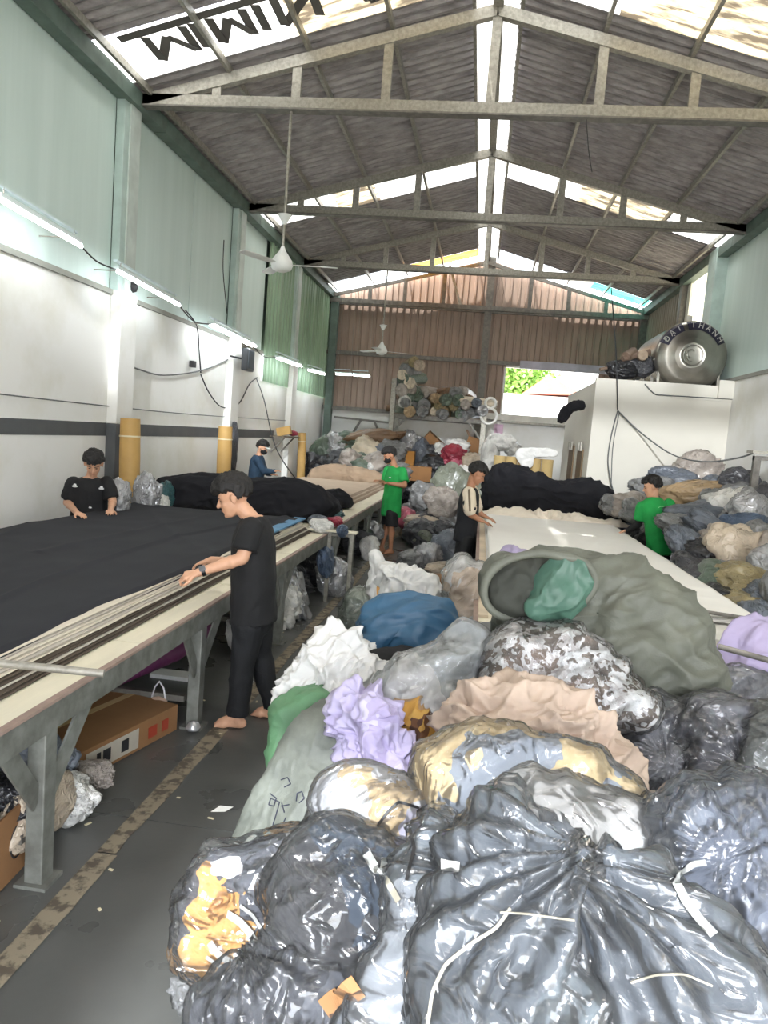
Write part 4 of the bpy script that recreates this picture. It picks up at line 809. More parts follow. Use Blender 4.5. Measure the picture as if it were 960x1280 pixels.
def bvh_of(o): return BVHTree.FromPolygons([o.matrix_world @ v.co for v in o.data.vertices], [tuple(p.vertices) for p in o.data.polygons])
def on_surface(bv, u, v, off_=.004):
    d = Vector(ray(u, v)); loc, nrm, i, ds = bv.ray_cast(Vector(EP), d.normalized())
    if loc is None: return None
    if nrm.dot(d) > 0: nrm = -nrm
    return loc+nrm*off_
def marks(o, strokes, r, m, name='mark', closed=False, org=None, parent=None, flat=1):
    bv = bvh_of(o)
    for s in strokes:
        pts = []
        for i in range(len(s)-1):
            for t in np.linspace(0, 1, 6, endpoint=False): pts.append((s[i][0]*(1-t)+s[i+1][0]*t, s[i][1]*(1-t)+s[i+1][1]*t))
        pts.append(s[-1]); q = [on_surface(bv, *p) for p in pts]; q = [x for x in q if x is not None]
        if len(q) > 2: MB().tube(q, r, 6).build(name, m, parent or o)
ink = mat('blue_black_ink', c_(44, 46, 66), .8)
marks(gs, [[(338,992),(346,998),(343,1008),(336,1006),(339,998),(350,1003),(346,1018),(340,1036),(350,1040),(358,1022)], [(352,1008),(362,1006)], [(353,1004),(356,1016)], [(371,1002),(372,992),(378,990),(380,998),(374,1004)], [(352,975),(360,972),(364,980),(356,984)]], .0022, ink)
ring_ = MB(); 
lil = patch_mat('lilac_and_tan', [c_(184,176,208), c_(194,188,214), c_(178,168,204), c_(200,194,218), c_(186,178,210), c_(150,118,70)], 5, .85)
drape('lilac_cloth', 'crumpled lilac shirts bulging out between the grey sack and clear bag', 'cloth', [(428,895),(440,880),(462,882),(490,895),(502,925),(515,965),(500,982),(470,975),(445,955),(436,925)], lil, T=.2, Tb=.2, z=.72, tilt=40, side=-10, amp=.06, freq=11, fold=.12, ffreq=20, seed=28, nt=260, nr=60, edge=.1, flow=-30, fa=.4, lump=.15)
drape('brown_cloth', 'brown and mustard cloth between the lilac shirts and the milky bag', 'cloth', [(495,905),(510,890),(545,905),(560,930),(548,960),(525,965),(505,945)], patch_mat('mustard_brown', [c_(176,132,60), c_(100,66,42), c_(186,146,74), c_(76,50,38)], 7), T=.14, Tb=.25, z=.7, tilt=45, amp=.05, fold=.1, seed=29, nt=120)
bag('clear_bag', 'wrinkled near-empty milky plastic bag beside the blue sack', 'bag', [(468,880),(480,855),(510,835),(545,820),(575,800),(600,805),(606,840),(596,880),(575,905),(550,925),(515,935),(485,915)],
  [c_(170,172,170), c_(186,184,180), c_(150,154,154)], T=.2, z=.86, tilt=48, seed=31, amp=.05, film_m_=film_m, scale=6, Tb=.3)
bag('clear_bag', 'bag of white and lilac cloth with a black strap over it, left of centre', 'bag', [(392,1010),(405,985),(440,970),(480,968),(512,985),(535,1010),(528,1050),(505,1075),(470,1078),(430,1060),(400,1045)],
  [c_(158,158,162), c_(150,146,164), c_(166,166,166), c_(160,136,96)], T=.17, z=.76, tilt=45, side=-8, seed=33, amp=.04, film_m_=film_h, scale=7, Tb=.3)
striped_bag = bag('clear_bag', 'clear bag of black, white and orange striped clothes on floor, lower left', 'bag', [(232,1160),(245,1120),(270,1085),(305,1066),(345,1048),(380,1042),(404,1062),(400,1100),(378,1140),(355,1190),(318,1222),(275,1228),(245,1205)],
  [c_(60,60,66), c_(205,205,205), c_(46,46,52), c_(184,138,76), c_(70,72,80), c_(228,228,230)], T=.22, z=.40, tilt=38, side=-14, seed=35, amp=.035, scale=7, Tb=.25, inner=.9)
bag('clear_bag', 'clear sack stuffed with glossy black clothes, in front of striped clothes bag', 'bag', [(352,1120),(362,1080),(390,1050),(430,1040),(475,1060),(508,1085),(515,1130),(498,1180),(460,1215),(410,1220),(370,1190)],
  [c_(26,28,34), c_(34,38,48), c_(20,20,26), c_(30,44,60)], T=.22, z=.62, tilt=40, side=-8, seed=37, amp=.04, scale=6, Tb=.3)
bag('clear_bag', 'black-filled bag with stretched film at the bottom edge, left', 'bag', [(268,1280),(290,1240),(330,1205),(375,1180),(430,1205),(465,1235),(450,1300),(400,1340),(290,1340)],
  [c_(48,50,58), c_(36,38,46), c_(66,68,76)], T=.2, z=.42, tilt=40, side=-8, seed=39, amp=.04, scale=5, tie=(335,1200), Tb=.3)
bag('clear_bag', 'narrow clear bag of pale grey shirts running down the pile centre', 'bag', [(500,1120),(515,1060),(540,1010),(565,1040),(562,1100),(560,1180),(550,1260),(530,1340),(450,1340),(445,1290),(470,1230),(490,1180)],
  [c_(88,96,104), c_(110,114,120), c_(70,78,88)], T=.12, z=.80, tilt=45, side=-10, seed=41, amp=.04, scale=5, Tb=.3)
bag('clear_bag', 'white-filled bag with beige cloth standing behind the pile top', 'bag', [(565,760),(562,725),(575,702),(592,712),(615,718),(628,735),(640,760),(625,790),(600,798),(578,790)],
  [c_(206,204,202), c_(200,180,160), c_(214,214,212)], T=.2, z=.78, tilt=32, seed=43, amp=.05, scale=5, film_m_=film_h, Tb=.3)
drape('white_cloth', 'pile of white ribbed cloth behind the blue sack', 'cloth', [(474,752),(478,715),(500,712),(530,722),(545,735),(543,755),(520,762),(490,760)], wht, T=.2, Tb=.3, z=.62, tilt=32, amp=.03, fold=.09, ffreq=18, seed=44, nt=160)
drape('white_cloth', 'peaked white cloth standing up beside an orange strip', 'cloth', [(465,752),(465,700),(470,691),(480,705),(500,735),(505,752),(485,762)], wht, T=.10, Tb=.12, z=.66, tilt=18, amp=.02, fold=.06, ffreq=14, seed=45, nt=100)
drape('orange_strip', 'flat orange-tan strip running up the peaked white cloth', 'strip', [(473,750),(471,715),(469,703),(474,706),(481,730),(482,752)], mat('orange_tan', c_(222, 168, 100), .8), T=.12, Tb=.0, z=.665, tilt=18, amp=.004, seed=46, nt=60, nr=14)
bag('clear_bag', 'small olive bag with a dark tie on the floor behind blue sack', 'bag', [(428,780),(432,752),(445,738),(465,738),(482,755),(485,785),(465,802),(440,800)], [c_(136,144,130), c_(120,128,116), c_(158,164,150)], T=.22, z=.30, tilt=28, seed=47, amp=.03, tie=(455,742), Tb=.25)
# supporting bags under the heap
for i, (ol, z_, lb, c0) in enumerate([
  ([(470,1010),(540,960),(640,940),(740,960),(800,1010),(800,1080),(700,1120),(560,1110),(490,1080)], .5, 'flattened grey bag at the bottom of the pile, under centre', c_(120,122,126)),
  ([(560,800),(640,780),(740,800),(800,850),(800,900),(720,920),(620,900),(560,860)], .55, 'grey bag pressed flat under the bag of trimmings', c_(110,112,112)),
  ([(400,900),(470,850),(560,850),(600,900),(560,950),(470,960)], .42, 'pale bag squashed under the milky plastic bag', c_(190,190,186)),
  ([(800,920),(880,900),(960,900),(1000,960),(990,1050),(900,1080),(820,1040)], .5, 'dark bag at the bottom of the pile near the right edge', c_(80,82,88)),
  ([(560,1120),(700,1080),(860,1100),(1000,1180),(1020,1300),(900,1340),(600,1340)], .5, 'dark grey bag flattened beneath the two big front bags', c_(90,94,102)),
  ([(420,1060),(500,1030),(580,1060),(580,1150),(520,1230),(430,1220)], .38, 'dark bag wedged low between black-filled bag and centre bags', c_(60,62,70))]):
    o, _ = blob('flattened_bag', ol, z=z_, tilt=72, T=.12, Tb=.45, m=mat('flat_bag_%d' % i, c0, .5, var=.2, vscale=6), amp=.04, seed=60+i, nt=80, nr=20); tag(o, lb, 'bag')

# ---- straps, ties, scraps lying on the bags (laid on the real surfaces)
def surface_strip(name, label, cat, pts, w, m, th=.003, lift=.006, parent=None):
    bvs = [(o, bvh_of(o)) for o in _PILE]; out = []
    P2 = crspline(np.array(list(pts)+list(pts)[::-1][1:-1], float), 2) if False else None
    q = []
    for i in range(len(pts)-1):
        for t in np.linspace(0, 1, 8, endpoint=False): q.append((pts[i][0]*(1-t)+pts[i+1][0]*t, pts[i][1]*(1-t)+pts[i+1][1]*t))
    q.append(pts[-1])
    for (u, v) in q:
        d = Vector(ray(u, v)).normalized(); best = None
        for o, b in bvs:
            loc, nr, ix, ds = b.ray_cast(Vector(EP), d)
            if loc is not None and (best is None or ds < best[1]): best = (loc-d*lift, ds, nr if nr.dot(d) < 0 else -nr)
        if best: out.append(best)
    if len(out) < 3: return
    C = [Vector(b[0]) for b in out]
    for _k in range(3): C = [C[0]]+[(C[i-1]+C[i]*2+C[i+1])/4 for i in range(1, len(C)-1)]+[C[-1]]
    vs = []
    for i, c in enumerate(C):
        d = (C[min(i+1, len(C)-1)]-C[max(i-1, 0)]).normalized(); nn = Vector(-Vector(ray(480, 900)).normalized()); s = d.cross(nn).normalized()*w/2; vs += [c-s, c+s, c+s+nn*th, c-s+nn*th]
    fs = []
    for i in range(len(C)-1):
        k = i*4
        for a, b in ((0, 1), (1, 2), (2, 3), (3, 0)): fs.append((k+a, k+b, k+4+b, k+4+a))
    fs += [(0, 3, 2, 1), tuple(len(vs)-4+j for j in range(4))]
    if parent is not None: vs = [v-parent.location for v in vs]
    o = MB().add(vs, fs).build(name, m, parent); return tag(o, label, cat) if label else o
bpy.context.view_layer.update()
_PILE = [o for o in COL.objects if o.type == 'MESH' and o.name.split('.')[0] in ('plastic_film', 'canvas_sack', 'beige_bundle', 'blue_sack')]
strap = mat('cream_strap', c_(128, 124, 112), .6); wband = mat('white_band', c_(146, 148, 146), .5); tagm = mat('tag_white', c_(176, 174, 170), .7); bks = mat('black_strap', c_(26, 26, 28), .5)
surface_strip('strap', 'cream strap curving over the big slate-grey front bag', 'strap', [(534,1285),(540,1240),(556,1205),(590,1178),(620,1160),(638,1135)], .007, strap)
surface_strip('strap', 'thin pale strap across the bag of pleated grey garments', 'strap', [(788,1228),(820,1218),(855,1217),(890,1232)], .004, strap)
surface_strip('strap', 'long pale seam strap running across the two front bags', 'strap', [(625,1140),(660,1142),(700,1148),(718,1150)], .004, strap)
surface_strip('white_tie', 'white band tied round the neck of the dark bag at the right edge', 'tie', [(842,1108),(850,1092),(866,1080),(882,1078)], .014, wband)
surface_strip('white_tie', 'loose white tail of the tie hanging below the right-edge bag neck', 'tie', [(846,1104),(856,1124),(872,1146),(892,1168)], .018, wband)
surface_strip('black_strap', 'thin black strap bent over the bag of white and lilac cloth', 'strap', [(472,1032),(484,1015),(498,1002),(512,1006),(524,1010)], .008, bks)
surface_strip('black_strap', 'black cord running down beside the black-filled bag', 'strap', [(512,1035),(518,1060),(512,1082),(508,1100)], .008, bks)
surface_strip('paper_tag', 'small white paper tag on the slate-grey bag', 'tag', [(551,1080),(562,1082),(574,1084)], .022, tagm)
surface_strip('cardboard_piece', 'torn cardboard piece at the bottom edge between two bags', 'cardboard', [(405,1262),(418,1250),(434,1242),(448,1232)], .05, mat('cardboard', srgb(138, 100, 64), .85, var=.06, vscale=4))
surface_strip('cream_bar', 'short cream plastic strip on the black-filled bag, upper right', 'strip', [(482,1098),(490,1112),(498,1126)], .014, strap)
surface_strip('white_cloth_scrap', 'white collar-like cloth on the black-filled bag', 'cloth', [(458,1066),(466,1080),(476,1096),(484,1072)], .025, wband)
drape('plastic_knot', 'knotted tuft of clear plastic on floor at lower left of the pile', 'plastic', [(218,1250),(235,1222),(250,1208),(268,1215),(282,1235),(290,1262),(262,1268),(240,1258)], film_m, T=.07, Tb=.06, z=.09, tilt=40, amp=.05, freq=22, seed=80, nt=120, nr=26, edge=.5)

strw = mat('white_stripe', c_(150, 150, 148), .7)
_PILE = [o for o in striped_bag.children if o.name.startswith('plastic')]
for pts, w in (([(262,1178),(272,1192),(292,1206),(314,1208)], .020), ([(258,1196),(280,1212),(306,1218)], .010), ([(284,1142),(300,1152),(314,1168),(318,1182)], .022), ([(300,1132),(316,1144),(326,1160)], .010)):
    surface_strip('white_stripe', None, None, pts, w, strw, parent=striped_bag)
# ================================================================ MIDDLE DISTANCE AND BACK
def wrapped(name, c, c2=None, rough=.32, streak=.5, foil=0):
    """cloth bundle in thin plastic: base colour with film haze and painted pale crinkle highlights, glossy"""
    if name in MATS: return MATS[name]
    m = bpy.data.materials.new(name); m.use_nodes = True; nt = m.node_tree; b = nt.nodes['Principled BSDF']; b.inputs['Roughness'].default_value = rough; b.inputs['Metallic'].default_value = foil
    oi = nd(nt, 'ShaderNodeObjectInfo'); tc = nd(nt, 'ShaderNodeTexCoord'); va = nd(nt, 'ShaderNodeVectorMath'); va.operation = 'ADD'
    nt.links.new(tc.outputs['Object'], va.inputs[0]); sc = nd(nt, 'ShaderNodeVectorMath'); sc.operation = 'SCALE'; sc.inputs[0].default_value = (13, 7, 5); nt.links.new(oi.outputs['Random'], sc.inputs['Scale']); nt.links.new(sc.outputs[0], va.inputs[1])
    n = nd(nt, 'ShaderNodeTexNoise'); n.inputs['Scale'].default_value = 3; n.inputs['Detail'].default_value = 2; nt.links.new(va.outputs[0], n.inputs['Vector'])
    cr = nd(nt, 'ShaderNodeValToRGB'); cr.color_ramp.elements[0].position = .42; cr.color_ramp.elements[1].position = .58; cr.color_ramp.elements[0].color = col4(c2 or tuple(x*.75 for x in c)); cr.color_ramp.elements[1].color = col4(c); nt.links.new(n.outputs[0], cr.inputs[0])
    r = nd(nt, 'ShaderNodeTexNoise'); r.noise_type = 'RIDGED_MULTIFRACTAL'; r.inputs['Scale'].default_value = 8; r.inputs['Detail'].default_value = 5; r.inputs['Distortion'].default_value = 1.4; nt.links.new(va.outputs[0], r.inputs['Vector'])
    mr = nd(nt, 'ShaderNodeMapRange'); mr.inputs[1].default_value = 1.0; mr.inputs[2].default_value = 2.1; mr.inputs[4].default_value = streak; nt.links.new(r.outputs[0], mr.inputs[0])
    mx = nd(nt, 'ShaderNodeMixRGB'); mx.inputs[2].default_value = (.62, .63, .64, 1); nt.links.new(mr.outputs[0], mx.inputs[0]); nt.links.new(cr.outputs[0], mx.inputs[1]); nt.links.new(mx.outputs[0], b.inputs['Base Color'])  # crinkle highlights and film haze mixed into the base colour
    bp = nd(nt, 'ShaderNodeBump'); bp.inputs['Strength'].default_value = .8; bp.inputs['Distance'].default_value = .03; nt.links.new(r.outputs[0], bp.inputs['Height']); nt.links.new(bp.outputs[0], b.inputs['Normal'])
    MATS[name] = m; return m
CC = dict(grey=(132,132,132), dark=(70,70,74), black=(36,36,40), taupe=(168,158,150), tan=(176,150,116), brown=(120,92,66), blue=(84,100,124), white=(226,224,220), cream=(214,200,178), olive=(128,132,118), khaki=(150,136,100), silver=(178,178,180), green=(98,112,98), pink=(206,110,130), red=(160,50,70), slate=(104,110,120), gold=(150,104,40), beige=(196,180,160), teal=(60,100,104))
WM = {k: wrapped('wrapped_'+k, srgb(*v), rough=.3 if k != 'silver' else .22, foil=.45 if k == 'silver' else 0, streak=.85 if k not in ('black', 'white') else .25) for k, v in CC.items()}
def lump_mesh(i, kind='bag'):
    rs = np.random.RandomState(100+i); n, k = 56, 36; th = np.linspace(0, 2*PI, n, endpoint=False)[None]; ph = np.linspace(.01, PI-.01, k)[:, None]
    e = .8; sx = np.sign(np.cos(th))*np.abs(np.cos(th))**e; sy = np.sign(np.sin(th))*np.abs(np.sin(th))**e
    if kind == 'bag':      # pillow-like sack, long axis x
        P = np.stack([np.cos(ph)*np.ones_like(th), np.sin(ph)**.7*sx, np.sin(ph)**.7*sy], -1)*.5
    else:                  # roll: long axis x, flat ends
        c = np.clip(np.cos(ph)*1.25, -1, 1); rr = np.where(np.abs(np.cos(ph)) > .8, np.sin(ph)/.6, 1); P = np.stack([c*np.ones_like(th), rr*np.cos(th), rr*np.sin(th)], -1)*.5
    Q = P*2.2+rs.rand(3)*30; a = .2 if kind == 'bag' else .06
    D = (fbm(Q*1.2, 2)-.5)*a*1.8+(ridge(Q*3.4*np.array([.45, 1, 1])+fbm(Q, 2)[..., None]*1.6, 3)**1.6-.4)*a*.8
    G = P/np.linalg.norm(P, axis=-1, keepdims=True)
    if kind == 'bag': # gathered neck at one end
        neck = np.clip((P[..., 0]-.36)/.14, 0, 1); D = D-neck*.05; P[..., 0] += neck*.05; D += neck*.03*np.sin(th*9)
    P = P+G*D[..., None]
    o = gridmesh('tmp', P, None, None, closed_u=True, flip=True); me = o.data; me.materials.append(None); bpy.data.objects.remove(o); return me
LM = [lump_mesh(i) for i in range(9)]; RM = [lump_mesh(i, 'roll') for i in range(6)]
_cnt = [0]
def lump(name, label, cat, P, size, rot, colour, grp=None, kind='bag', seed=None):
    """P centre, size (long, wide, high), rot Euler degrees"""
    _cnt[0] += 1; me = (LM if kind == 'bag' else RM)[(_cnt[0] if seed is None else seed) % (9 if kind == 'bag' else 6)]
    o = link(name, me); o.location = P; o.scale = size; o.rotation_euler = [math.radians(a) for a in rot]
    o.material_slots[0].link = 'OBJECT'; o.material_slots[0].material = WM[colour]; return tag(o, label, cat, grp)
ORD = ['first','second','third','fourth','fifth','sixth','seventh','eighth','ninth','tenth','eleventh','twelfth','thirteenth','fourteenth','fifteenth','sixteenth']
def pix_lump(name, label, cat, u, v, w, h, ang, colour, P, grp=None, kind='bag', depth=None, yaw_=0):
    d = np.linalg.norm(np.array(P)-EP); s = d/F; W_m, H_m = w*s, h*s; D_m = depth or min(W_m, max(H_m*1.1, .3))
    return lump(name, label, cat, P, (W_m*1.02, D_m, H_m*1.04), (0, -(-ang), yaw_), colour, grp, kind)
# ---- right-hand pile along the right wall
PR = np.array([2.6, 6.5, .72]); NR = np.array([-.22, -.115, 1.0])
rows = [('back', [(818,612,40,22,0,'grey'),(845,600,46,20,5,'slate'),(880,592,42,36,-20,'taupe'),(905,612,40,26,0,'slate'),(925,620,34,24,0,'grey'),(790,632,34,22,0,'taupe')]),
 ('second', [(792,640,26,20,10,'grey'),(770,632,26,18,0,'grey'),(872,622,62,26,-4,'tan'),(880,650,66,30,-6,'slate'),(905,636,40,30,20,'grey'),(945,615,36,34,10,'dark')]),
 ('third', [(868,662,66,22,12,'grey'),(898,672,70,28,32,'slate'),(908,645,52,44,-40,'white'),(938,655,44,48,20,'silver'),(958,640,30,40,0,'dark')]),
 ('fourth', [(866,690,54,26,38,'slate'),(900,688,44,30,36,'taupe'),(925,668,52,34,-6,'blue'),(952,690,38,46,0,'grey')]),
 ('fifth', [(852,716,24,20,0,'black'),(865,712,40,26,20,'dark'),(893,700,50,30,10,'black'),(922,700,56,54,0,'beige'),(956,722,38,44,10,'silver')]),
 ('sixth', [(872,728,40,26,0,'dark'),(892,732,46,34,-40,'green'),(912,728,36,36,0,'silver'),(934,735,56,36,8,'khaki'),(958,752,34,36,0,'slate')]),
 ('front', [(905,752,38,26,20,'black'),(928,762,50,28,0,'khaki'),(952,778,40,30,0,'slate'),(985,760,50,60,0,'grey'),(990,700,50,60,0,'taupe')])]
for rn, row in rows:
    row = sorted(row)
    for i, (u, v, w, h, a, c) in enumerate(row):
        P = atpl(u, v, PR, NR); dd_ = np.linalg.norm(P-EP)/F; P[0] = min(P[0], 4.2-w*1.2*dd_*.75-.05); P[1] = min(P[1], 13.55)
        wd = {'white': 'pale', 'silver': 'shiny silver'}.get(c, c)
        pix_lump('wrapped_bundle', f'{wd} plastic-wrapped bundle, {ORD[i]} from left in {rn} row of right-wall pile', 'bundle', u, v, w*1.2, h*1.25, a, c, P, 'plastic-wrapped bundles heaped along the right wall', depth=.5)
# lower fill of that pile
k = 0
for yy in np.arange(6.6, 13.4, .62):
    for xx in (2.72, 3.3, 3.86):
        if xx == 2.72 and 9.6 < yy < 11.1: continue
        z = .62+.085*(yy-6.5)*.8+(xx-2.6)*.12
        for zz in ([z-.32] if z < .8 else [z-.32, z-.7]):
            if zz > .15:
                k += 1; lump('wrapped_bundle', 'dark grey wrapped bundle buried low in the right-wall pile, mostly hidden', 'bundle', (min(xx+random.uniform(-.06, .06), 3.8), yy, max(.22, zz)), (.62, .6, .5), (random.uniform(-10, 10), 0, random.uniform(0, 180)), random.choice(['dark', 'grey', 'slate', 'black']), 'buried bundles of the right-wall pile')
# ---- back-left heap behind the brown roll
rows = [('top', [(408,566,26,28,0,'green'),(425,560,26,24,0,'silver'),(440,556,34,20,-8,'green'),(462,552,56,18,-10,'brown'),(480,558,30,16,0,'brown'),(398,580,20,26,0,'dark')]),
 ('middle', [(410,585,30,22,0,'black'),(430,578,34,20,0,'dark'),(448,575,30,22,0,'green'),(462,566,34,24,30,'cream'),(478,570,26,20,0,'slate'),(492,566,24,20,0,'grey')]),
 ('bottom', [(420,592,36,16,-30,'black'),(437,574,18,16,0,'taupe'),(450,584,34,16,0,'green'),(472,580,34,20,-30,'taupe'),(484,588,26,14,0,'green'),(463,585,18,14,0,'white'),(500,590,24,18,0,'grey')])]
for (rn, row), yy in zip(rows, (19.6, 19.1, 18.5)):
    for i, (u, v, w, h, a, c) in enumerate(sorted(row)):
        P = aty(u, v, yy); pix_lump('cloth_bundle', f'{c if c != "silver" else "shiny grey"} bundle, {ORD[i]} from left in {rn} row of far left heap', 'bundle', u, v, w*1.2, h*1.35, a, c, P, 'bundles heaped in the far left corner', depth=.7)
for i, xx in enumerate(np.arange(-4.3, -2.2, .55)):
    for zz in (.3, .75, 1.1): lump('cloth_bundle', 'dark bundle at the bottom of the far left heap, mostly hidden', 'bundle', (xx, 19.9, zz), (.6, .7, .5), (0, 0, i*40), 'dark', 'buried bundles of the far left heap')
# ---- rack with rolls
rk = thing('storage_rack', 'tall grey steel rack by the end wall, its top shelf heaped with rolls', 'rack', (-1.15, 20.3, 0)); rz_ = 2.52
for xx in (-1.22, 1.18):
    for yy in (-.55, .75): bx('post', steel, xx-.06, xx+.06, yy-.05, yy+.05, 0, rz_ + (.9 if xx < 0 else .15), rk)
for yy in (-.55, .75): bx('shelf_beam', steel_dk, -1.2, 1.2, yy-.03, yy+.03, rz_-.1, rz_, rk)
for i in range(5): bx('shelf_board', mat('old_board', srgb(110, 100, 86), .8), -1.2+i*.48, -.74+i*.48, -.55, .75, rz_, rz_+.03, rk)
MB().bar((-1.2, -.55, 2.0), (-.85, -.55, rz_-.08), .05, .05).build('brace', steel_dk, rk); MB().bar((1.15, -.55, 2.0), (.8, -.55, rz_-.08), .05, .05).build('brace', steel_dk, rk)
random.seed(5); rc = ['grey','taupe','brown','slate','dark','tan','silver','beige','brown','taupe','khaki','green','white','cream','grey']
LAY = ['bottom', 'second', 'third', 'fourth', 'fifth', 'sixth', 'seventh', 'top']
lev = 0; zz = rz_+.12
while lev < 8:
    xa, xb = -2.25, (0.02 if lev < 4 else -1.75+.0) 
    if lev == 3: xb = -.25
    n = int((xb-xa)/.235); 
    for i in range(max(n, 1)):
        x = xa+.12+(xb-xa-.2)*(i+.5*(lev % 2)*.6)/max(n, 1); r = random.uniform(.25, .34)
        P = (x+random.uniform(-.03, .03), 20.15+random.uniform(-.12, .12), zz+random.uniform(-.02, .02))
        lump('cloth_roll', f'{(c := random.choice(rc))} fabric roll, {ORD[i]} from left in {LAY[lev]} layer on top of the rack'.replace('silver', 'shiny grey'), 'roll', P, (random.uniform(.8, 1.2), r, r), (0, random.uniform(-6, 6), 90+random.uniform(-28, 28)), c, 'fabric rolls heaped on top of the rack', 'roll')
    zz += .17; lev += 1
lump('cloth_roll', 'long beige roll lying crosswise on the front of the rack top', 'roll', aty(597, 503, 19.75), (.95, .24, .24), (0, 4, 5), 'cream', None, 'roll')
lump('cloth_roll', 'small brown roll on the wall rail left of the rack', 'roll', aty(491, 511, 21.2), (.36, .2, .2), (0, 5, 10), 'brown', None, 'roll')
for (u, v, r) in ((613, 504, .13), (611, 520, .2)):
    cc = Vector(aty(u, v, 19.65)); tag(MB().tube([cc+Vector((math.cos(a)*r, 0, math.sin(a)*r*1.0)) for a in np.linspace(0, 2*PI, 20)], .035, 8).build('coiled_hose', mat('white_hose', srgb(230, 228, 224), .5)), ('small' if r < .15 else 'larger') + ' white coiled hose hung at the right corner of the rack', 'hose')
# under the rack
cardb = mat('cardboard', srgb(138, 100, 64), .85, var=.06, vscale=4); cardd = mat('cardboard_dark', srgb(140, 100, 62), .85)
def carton(label, P, size, rot, m=cardb, flaps=0):
    t = thing('cardboard_box', label, 'box', P); t.rotation_euler = [math.radians(a) for a in rot]; sx, sy, sz = [q/2 for q in size]; w = .008
    MB().box(-sx, sx, -sy, sy, -sz, -sz+w).box(-sx, -sx+w, -sy, sy, -sz+w, sz).box(sx-w, sx, -sy, sy, -sz+w, sz).box(-sx+w, sx-w, -sy, -sy+w, -sz+w, sz).box(-sx+w, sx-w, sy-w, sy, -sz+w, sz).build('body', m, t)
    if flaps == 0:
        bx('flap', m, -sx, -.002, -sy, sy, sz, sz+.006, t); bx('flap', m, .002, sx, -sy, sy, sz, sz+.006, t); bx('tape', mat('tape_tan', srgb(190, 160, 110), .4), -.025, .025, -sy-.001, sy+.001, sz+.0065, sz+.008, t)
    elif flaps == 1:
        MB().bar((sx, 0, sz), (sx+sz*.5, 0, sz+sz*.55), size[1]-.02, .006, (-1, 0, 1)).build('flap', m, t)
        MB().bar((-sx, 0, sz), (-sx-sz*.5, 0, sz+sz*.55), size[1]-.02, .006, (1, 0, 1)).build('flap', m, t)
    return t
carton('tilted brown cardboard box under the rack top, left', aty(540, 555, 20.2), (.55, .4, .42), (10, 38, 10))
carton('open brown cardboard box under the rack, right, beside the post', aty(595, 560, 20.1), (.5, .4, .5), (0, 12, -8), flaps=1)
carton('low brown cardboard box behind person in green polo shirt', aty(523, 592, 18.5), (.62, .4, .35), (0, 0, 6), cardd)
carton('amber box beside the shiny grey ball on the rack left', aty(508, 574, 19.4), (.42, .4, .42), (0, 0, 0), mat('amber_box', srgb(180, 120, 36), .6))
rows = [('upper', [(510,552,20,18,0,'silver'),(524,573,24,34,0,'slate'),(541,570,22,20,20,'dark'),(550,563,14,14,0,'white'),(571,558,24,16,0,'white'),(557,575,22,18,0,'grey')]),
 ('lower', [(566,569,22,18,0,'red'),(567,577,18,14,0,'pink'),(548,582,30,18,0,'black'),(578,590,40,20,30,'white'),(535,590,30,20,0,'dark'),(590,578,24,18,20,'beige'),(555,600,30,22,0,'black'),(573,600,30,24,35,'green')])]
for (rn, row), yy in zip(rows, (19.9, 18.9)):
    for i, (u, v, w, h, a, c) in enumerate(sorted(row)):
        pix_lump('wrapped_bundle', f'{c.replace("silver","shiny grey")} bundle, {ORD[i]} from left in {rn} row under the rack', 'bundle', u, v, w*1.15, h*1.25, a, c, aty(u, v, yy), 'bundles under the rack', depth=.5)
for i in range(9): lump('wrapped_bundle', 'dark bundle on the floor beneath the rack, mostly hidden', 'bundle', (-2.1+(i % 5)*.5, 19.4, .3+.5*(i//5)), (.6, .6, .55), (0, 0, i*50), 'black', 'buried bundles beneath the rack')
# ---- aisle bags between the two tables
rows = [('rear', [(515,606,24,20,0,'black'),(532,608,30,16,0,'brown'),(532,622,30,26,10,'grey'),(552,630,34,30,-20,'taupe'),(560,614,26,20,20,'slate'),(556,606,26,18,0,'dark'),(572,612,50,30,35,'green')]),
 ('middle', [(520,640,36,20,0,'grey'),(556,640,36,26,0,'grey'),(530,655,40,18,0,'beige'),(508,648,20,20,0,'pink'),(570,625,56,54,25,'olive')]),
 ('near', [(513,662,24,18,0,'beige'),(552,648,30,44,30,'olive'),(533,672,26,26,-20,'olive'),(560,690,44,40,60,'slate'),(536,697,30,28,0,'silver'),(558,712,40,14,0,'beige'),(514,700,26,18,0,'grey')])]
for rn, row in rows:
    for i, (u, v, w, h, a, c) in enumerate(sorted(row)):
        base = atz(u, v+h*.45, {'rear': .55, 'middle': .25, 'near': .04}[rn]); P = aty(u, v, base[1]-.1)
        pix_lump('aisle_bag', f'{c.replace("silver","shiny pale")} bag, {ORD[i]} from left in {rn} row of bags in the centre aisle', 'bag', u, v, w*1.15, h*1.2, a, c, P, 'bags heaped in the centre aisle', depth=.5)
for i in range(10): lump('aisle_bag', 'grey bag low in the aisle heap, mostly hidden', 'bag', (-.85+(i % 3)*.42, 13.2+(i//3)*.75, .28), (.6, .6, .5), (0, 0, i*37), random.choice(['grey', 'dark']), 'buried bags of the aisle heap')
tag(bx('low_wooden_frame', cardd, -.55, -.05, 9.9, 10.3, 0, .12), 'low brown tray on the floor by the cream-sleeved person', 'tray')
